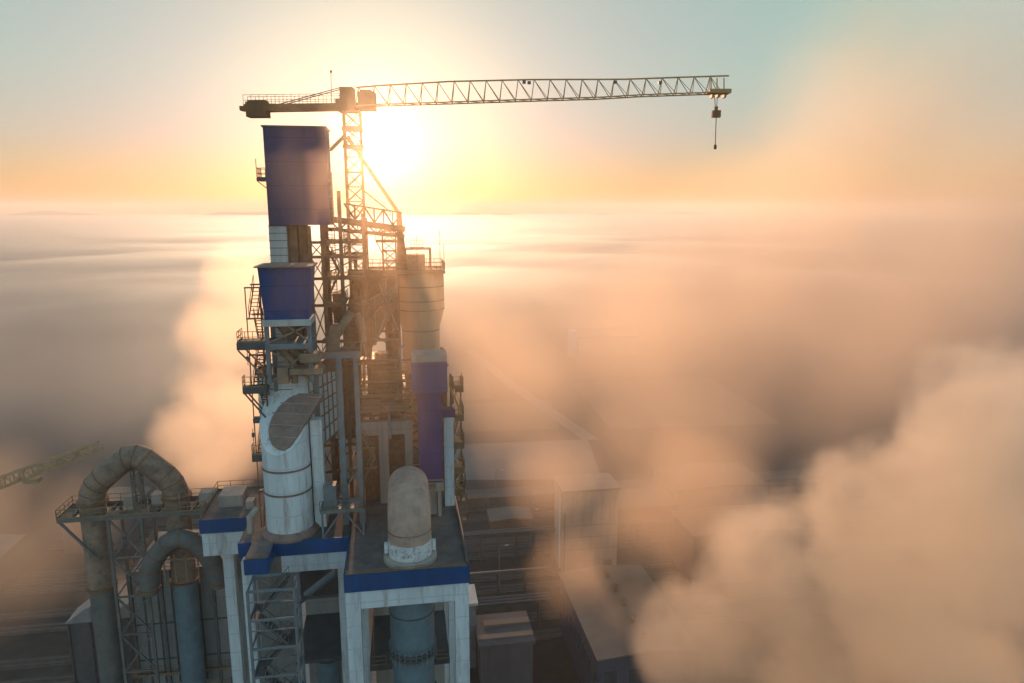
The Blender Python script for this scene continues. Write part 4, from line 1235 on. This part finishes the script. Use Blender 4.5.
for y in (126, 132.5, 144.5, 150, 160.5, 164.2, 168, 182, 188, 192.6):
    me = MB()
    me.box(-90, 140, y - 1.7, y + 1.7, 0.0, 0.22)
    o = me.build('track_bed', M['ballast']); o['kind'] = 'structure'
    me = MB()
    for k in (-0.75, 0.75): me.box(-90, 140, y + k - 0.06, y + k + 0.06, 0.224, 0.4)
    o = me.build('rails', M['railhead']); o['kind'] = 'structure'
# pipe racks, each with its own look
def rack(y, x0, x1, z, npipe, label, step=8.0, m='steel_dark'):
    t = thing('pipe_rack', ((x0 + x1) / 2, y, 0), label, 'pipe rack')
    p = MB()
    for i in range(npipe): p.tube([(x0, y - 0.7 + 1.1 * i, z + 0.35), (x1, y - 0.7 + 1.1 * i, z + 0.35)], 0.32, 10)
    p.build('pipes', M[m], t)
    q = MB(); x = x0 + 1
    while x < x1:
        for k in (-1.0, 0.55 * npipe): q.bar((x, y + k, 0), (x, y + k, z), 0.3)
        q.bar((x, y - 1.2, z - 0.15), (x, y + 0.55 * npipe + 0.2, z - 0.15), 0.3)
        x += step
    each(q, 'trestle', M['steel_dark'], t)
rack(157.5, 8, 58, 7.5, 2, 'far pale pipe rack on thin trestles crossing the dark yard, first below the bright yard', 4.3)
rack(139.0, 6, 31, 7.5, 1, 'middle single pipe on trestles across the dark yard beside the portal', 6)
rack(130.0, 6, 29, 5.5, 3, 'near wide pipe rack across the dark yard, lowest of the three', 6.5)

def shed(name, x0, x1, y0, y1, h, label, cat, wall, roof, ridge=1.2, win=0, group=None, lip=0.4):
    t = thing(name, ((x0 + x1) / 2, (y0 + y1) / 2, 0), label, cat, group)
    MB().box(x0, x1, y0, y1, 0, h).build('wall', M[wall], t)
    xm = (x0 + x1) / 2
    if ridge > 0:
        me = MB(); e = lip
        vs = [(x0 - e, y0 - e, h), (xm, y0 - e, h + ridge), (x1 + e, y0 - e, h), (x0 - e, y1 + e, h), (xm, y1 + e, h + ridge), (x1 + e, y1 + e, h)]
        vs = [(a, b, c + .003) for a, b, c in vs]; vs += [(a, b, c + .25) for a, b, c in vs]
        me.add(vs, [(6, 7, 10, 9), (7, 8, 11, 10), (0, 3, 4, 1), (1, 4, 5, 2), (0, 1, 7, 6), (1, 2, 8, 7), (3, 9, 10, 4), (4, 10, 11, 5), (0, 6, 9, 3), (2, 5, 11, 8)])
        me.build('roof', M[roof], t)
    else:
        MB().box(x0 - lip, x1 + lip, y0 - lip, y1 + lip, h + .003, h + 0.5).build('roof', M[roof], t)
    for k in range(win):
        f0 = x0 + (x1 - x0) * (k + 0.25) / win; f1 = x0 + (x1 - x0) * (k + 0.75) / win
        fr = MB().box(f0, f1, y0 - 0.05, y0 - 0.003, h * 0.5, h * 0.8).build('window', M['glass'], t)
        sub(fr, MB().box(f0 - 0.1, f1 + 0.1, y0 - 0.12, y0 - 0.053, h * 0.5 - 0.25, h * 0.5).build('sill', M['grey'], t))
    return t
tb = A(560, 493, 149.0)
t = shed('silo_block', 35.9, 49.2, 149, 158, A(560, 493, 149).z, 'tall pale windowless block with a flat roof in the orange haze behind the long hall', 'building', 'concrete', 'slabs', 0)
MB().box(35.7, 35.897, 151, 152, 0, A(560, 493, 149).z).build('pilaster', M['whitewash'], t)
m = MB()
for k in (3, 6, 9, 12): m.box(35.95, 49.1, 148.93, 148.997, k, k + .12)
each(m, 'floor_band', M['roofsheet'], t)
MB().box(46.0, 48.0, 148.94, 148.996, 0, 2.8).build('door', M['rust'], t)
MB().tube([(36.3, 148.8, 0), (36.3, 148.8, 15.5)], 0.16, 8).build('drainpipe', M['rust'], t)
t = shed('long_hall', 30.5, 47.5, 100, 128, 12, 'long low hall with a broad dusty roof running away beside the dark yard', 'hall', 'bluewall', 'roofsheet', 0.8, 4)
m = MB()
for i in range(8):
    y = 101.5 + i * 3.3
    m.box(30.42, 30.497, y, y + 1.7, 5.5, 8.5)
each(m, 'window', M['glass'], t)
MB().box(31.5, 33.6, 99.93, 99.997, 0, 4).build('door', M['rust'], t)
m = MB()
for i in range(5): m.tube([(39, 103 + i * 5.2, 12.9), (39, 103 + i * 5.2, 14.0)], 0.5, 12); m.lathe(39, 103 + i * 5.2, [(0.8, 14.0), (0.15, 14.5)], 12)
each(m, 'roof_vent', M['rust'], t)
t = shed('dark_hall', 64, 90, 139, 152, A(690, 537, 139).z, 'dark walled hall whose corner shows behind the thick smoke bank', 'hall', 'darkwall', 'roofsheet', 0.5)
t = shed('dark_shed', 12.3, 21.8, 112, 121, 8.2, 'dark shed with two pale roof strips at the foot of the portal', 'shed', 'darkwall', 'darkwall', 0)
MB().box(11.9, 22.1, 113.2, 114.6, 8.703, 9.0).build('roof_strip', M['roofsheet'], t)
MB().box(13.5, 22.1, 117, 118.6, 8.703, 9.2).build('roof_strip', M['roofsheet'], t)
t = shed('machine_house', 9.0, 12.1, 118, 124, 13, 'narrow blue grey machine house close against the outer leg of the portal', 'machine house', 'steel', 'grey', 0)
t = shed('tall_mill_building', A(579, 340, 390).x, A(640, 340, 390).x, 390, 420, A(579, 338, 390).z, 'very faint tall mill building deep in the pink haze', 'building', 'concrete', 'roofsheet', 0)
MB().box(A(579, 340, 390).x - 5, A(579, 340, 390).x - 0.5, 392, 398, 0, A(566, 332, 390).z).build('stair_shaft', M['whitewash'], t)
t = shed('yard_store', 52, 74, 172, 184, 4.5, 'low flat store with a pale roof edge behind the tall block', 'store', 'darkwall', 'roofsheet', 0)
t = shed('yard_store', 76, 104, 178, 196, 6.0, 'wide low store half lost in the haze beyond the dark hall', 'store', 'concrete', 'roofsheet', 1.0)
t = shed('yard_store', 22, 33, 172, 179, 3.6, 'small brown store between the rails below the bright yard', 'store', 'rust', 'roofsheet', 0.6)
t = shed('yard_store', -112, -92, 150, 175, 7.0, 'dim brown store alone in the haze beyond the distant crane', 'store', 'darkwall', 'roofsheet', 1.0)
t = shed('yard_store', -85, -70, 178, 196, 9.0, 'dim tall store far behind the arched gas duct', 'store', 'darkwall', 'roofsheet', 0.8)
t = shed('yard_store', -60, -44, 130, 150, 6.5, 'dark low store between the pale lidded bins and the rail tracks', 'store', 'darkwall', 'darkwall', 0.6)
# goods wagons on the far track
def wagon(x, y, label, mm):
    t = thing('goods_wagon', (x, y, 0.4), label, 'wagon', 'hopper wagons on the track')
    MB().hexa([(x - 5, y - 1, 1.5), (x + 5, y - 1, 1.5), (x + 5, y + 1, 1.5), (x - 5, y + 1, 1.5)], [(x - 6, y - 1.5, 4.2), (x + 6, y - 1.5, 4.2), (x + 6, y + 1.5, 4.2), (x - 6, y + 1.5, 4.2)]).build('hopper_body', M[mm], t)
    MB().box(x - 6, x + 6, y - 1.1, y + 1.1, 1.1, 1.45).build('underframe', M['steel_dark'], t)
    w_ = MB()
    for k in (-4.4, -2.8, 2.8, 4.4):
        for s_ in (-0.75, 0.75): w_.tube([(x + k, y + s_ - .07, 0.87), (x + k, y + s_ + .07, 0.87)], 0.46, 14)
    each(w_, 'wheel', M['rust'], t)
for i, (x, mm, lb) in enumerate(((16, 'rust', 'brown hopper wagon nearest the tower in the short row of wagons'), (29, 'steel_dark', 'dark grey hopper wagon in the middle of the short row of wagons'), (42, 'rust_pale', 'pale brown hopper wagon farthest from the tower in the short row of wagons'))):
    wagon(x, 188, lb, mm)
# lamp posts along the tracks
for x, y, lb in ((20.5, 146, 'thin lamp post beside the middle pipe line near the portal'), (31, 164, 'thin lamp post behind the far pipe rack'), (26, 192.5, 'thin lamp post between the wagons and the bright yard')):
    t = thing('lamp_post', (x, y, 0), lb, 'lamp post')
    MB().tube([(x, y, 0), (x, y, 9.4), (x + 0.4, y, 9.9), (x + 1.6, y, 10.05)], [0.14, 0.09, 0.07, 0.06], 8).build('pole', M['steel'], t)
    MB().box(x + 1.3, x + 2.1, y - .16, y + .16, 9.93, 10.1).build('lamp_head', M['grey'], t)

# low hills on the horizon
me = bpy.data.meshes.new('hills')
vs = []; fs = []
nx = 120
for i in range(nx + 1):
    x = -4600 + 9200 * i / nx
    h = 20 + 62 * max(0, noise.noise(Vector((x * 0.0011, 3.1, 0))) + 0.25) + 26 * noise.noise(Vector((x * 0.004, 7.7, 0)))
    vs += [(x, 6600, 0.0), (x, 7200, max(6, h)), (x, 7850, 0.0)]
for i in range(nx):
    for k in (0, 1): fs.append((3 * i + k, 3 * i + k + 1, 3 * i + 4 + k, 3 * i + 3 + k))
me.from_pydata(vs, [], fs); me.materials.append(M['field'])
o = bpy.data.objects.new('hills', me); col.objects.link(o); o['kind'] = 'structure'

# ================================================================ SMOKE
# the sea of morning fog: one lumpy layer lying over the fields, open round the works
def fog_sheet():
    bm = bmesh.new()
    nx, ny = 150, 190
    X = [-4900 + 9800 * i / nx for i in range(nx + 1)]
    X = [math.copysign(abs(x / 4900) ** 2.2 * 4900, x) for x in X]
    Y = [150 + 7700 * (j / ny) ** 2.4 for j in range(ny + 1)]
    g = []
    for j, y in enumerate(Y):
        row = []
        for x in X:
            far = min(1.0, max(0.0, (y - 150) / 350.0))
            wide = min(1.0, max(0.0, (y - 700) / 1500.0))
            n1 = noise.fractal(Vector((x * 0.004, y * 0.004, 1.7)), 1.0, 2.0, 4)
            n2 = noise.fractal(Vector((x * 0.0011, y * 0.0011, 4.7)), 1.0, 2.0, 2)
            h = 12 + 20 * far + (5 + 2 * far) * (n1 * (1 - wide) + n2 * wide * 0.2)
            if j == 0: h = 3
            row.append((bm.verts.new((x, y, 1.0)), bm.verts.new((x, y, max(3, h)))))
        g.append(row)
    for j in range(ny):
        for i in range(nx):
            a, b, c, d = g[j][i], g[j][i + 1], g[j + 1][i + 1], g[j + 1][i]
            bm.faces.new((a[0], d[0], c[0], b[0])); bm.faces.new((a[1], b[1], c[1], d[1]))
    for j in range(ny):
        for i, fl in ((0, 1), (nx, 0)):
            a, b = g[j][i], g[j + 1][i]
            bm.faces.new((a[0], a[1], b[1], b[0]) if fl else (a[0], b[0], b[1], a[1]))
    for i in range(nx):
        for j, fl in ((0, 0), (ny, 1)):
            a, b = g[j][i], g[j][i + 1]
            bm.faces.new((a[0], a[1], b[1], b[0]) if fl else (a[0], b[0], b[1], a[1]))
    bmesh.ops.recalc_face_normals(bm, faces=bm.faces)
    for f in bm.faces: f.smooth = True
    me = bpy.data.meshes.new('fog'); bm.to_mesh(me); bm.free()
    me.materials.append(haze_mat('fog', (0.36, 0.45, 0.53), 0.012, 0.80))
    o = bpy.data.objects.new('fog', me); col.objects.link(o)
    tag(o, 'low grey sea of fog over the fields behind the works', 'fog', None, 'stuff')
fog_sheet()
def B(*l): return [(A(px, py, y), r) for px, py, y, r in l]
smoke('smoke', B((705, 640, 88, 12), (770, 585, 90, 14), (850, 540, 92, 16), (920, 500, 94, 17), (1000, 440, 97, 20), (820, 670, 84, 15), (900, 620, 86, 19), (1000, 560, 88, 22), (1010, 690, 80, 20)),
      (0.995, 0.93, 0.84), 0.10, 0.68, 0.068, 2.35, 0.36, 'thick tan smoke bank billowing across the lower right corner', step=0.6)
smoke('smoke', B((620, 330, 160, 40), (740, 300, 175, 46), (850, 290, 185, 52), (960, 300, 190, 55), (880, 150, 200, 46), (850, 400, 145, 26), (1010, 220, 205, 46), (830, 220, 195, 36), (540, 380, 160, 32), (640, 430, 150, 32), (720, 420, 155, 24)),
      (0.99, 0.84, 0.70), 0.0135, 0.62, 0.018, 1.3, 0.75, 'broad thin pink smoke cloud rising over the works to the right of the tower', step=0.8)
smoke('smoke', B((585, 570, 122, 14), (640, 530, 125, 17), (560, 480, 135, 14), (700, 490, 130, 18), (640, 620, 108, 9)),
      (0.985, 0.82, 0.66), 0.042, 0.6, 0.04, 1.1, 0.7, 'thin orange smoke veil drifting over the long low hall', step=0.5)
smoke('smoke', B((20, 560, 118, 16), (70, 520, 120, 12), (-40, 520, 118, 20), (120, 600, 112, 8)),
      (0.98, 0.88, 0.74), 0.02, 0.6, 0.04, 1.1, 0.7, 'thin brown smoke veil around the lidded bins at lower left', step=0.5)
smoke('smoke', B((205, 460, 104, 9), (222, 400, 104, 10), (235, 340, 106, 9.5), (250, 285, 108, 8), (185, 440, 106, 7)),
      (0.99, 0.90, 0.80), 0.09, 0.6, 0.08, 1.8, 0.5, 'warm smoke column rising behind the left edge of the tower', step=0.4)
smoke('smoke', [((0.5, 34, 79.5), 9), ((2.5, 42, 75.5), 10), ((-0.5, 50, 83), 8), ((0.5, 24, 78), 6), ((-5.2, 54, 86.5), 5.5)],
      (0.97, 0.77, 0.56), 0.0075, 0.75, 0.12, 1.4, 0.8, 'added smoke veil standing in for sun glare over the steel frame and round silo', step=0.5)  # veil added near the camera; its scatter imitates orange sun glare on the tower
smoke('smoke', [((-75, 230, 26), 60), ((-150, 240, 24), 70), ((-30, 250, 20), 50), ((-220, 250, 24), 70)],
      (0.66, 0.77, 0.86), 0.0060, 0.7, 0.02, 0.9, 0.9, 'thin grey smoke veil lying over the fields beyond the arched gas duct', step=0.6, stretch=(1, 1, 1.4))
smoke('smoke', [((-0.6, 20, 86.5), 5), ((-1.2, 36, 87.8), 6.5)],
      (0.98, 0.90, 0.78), 0.0022, 0.9, 0.15, 0.6, 0.8, 'faint smoke wisp added along the sun line for its bloom over the crane mast', step=0.6)  # made-up wisp: forward scatter spreads the sun's bloom across the mast
smoke('smoke', B((960, 90, 200, 52), (870, 150, 195, 40), (1040, 50, 210, 62), (1020, 200, 200, 48), (800, 190, 185, 30), (860, 60, 205, 34)),
      (0.74, 0.70, 0.635), 0.0125, 0.8, 0.022, 1.2, 0.8, 'high grey beige smoke plume veiling the sky beyond the crane hook', step=0.8)
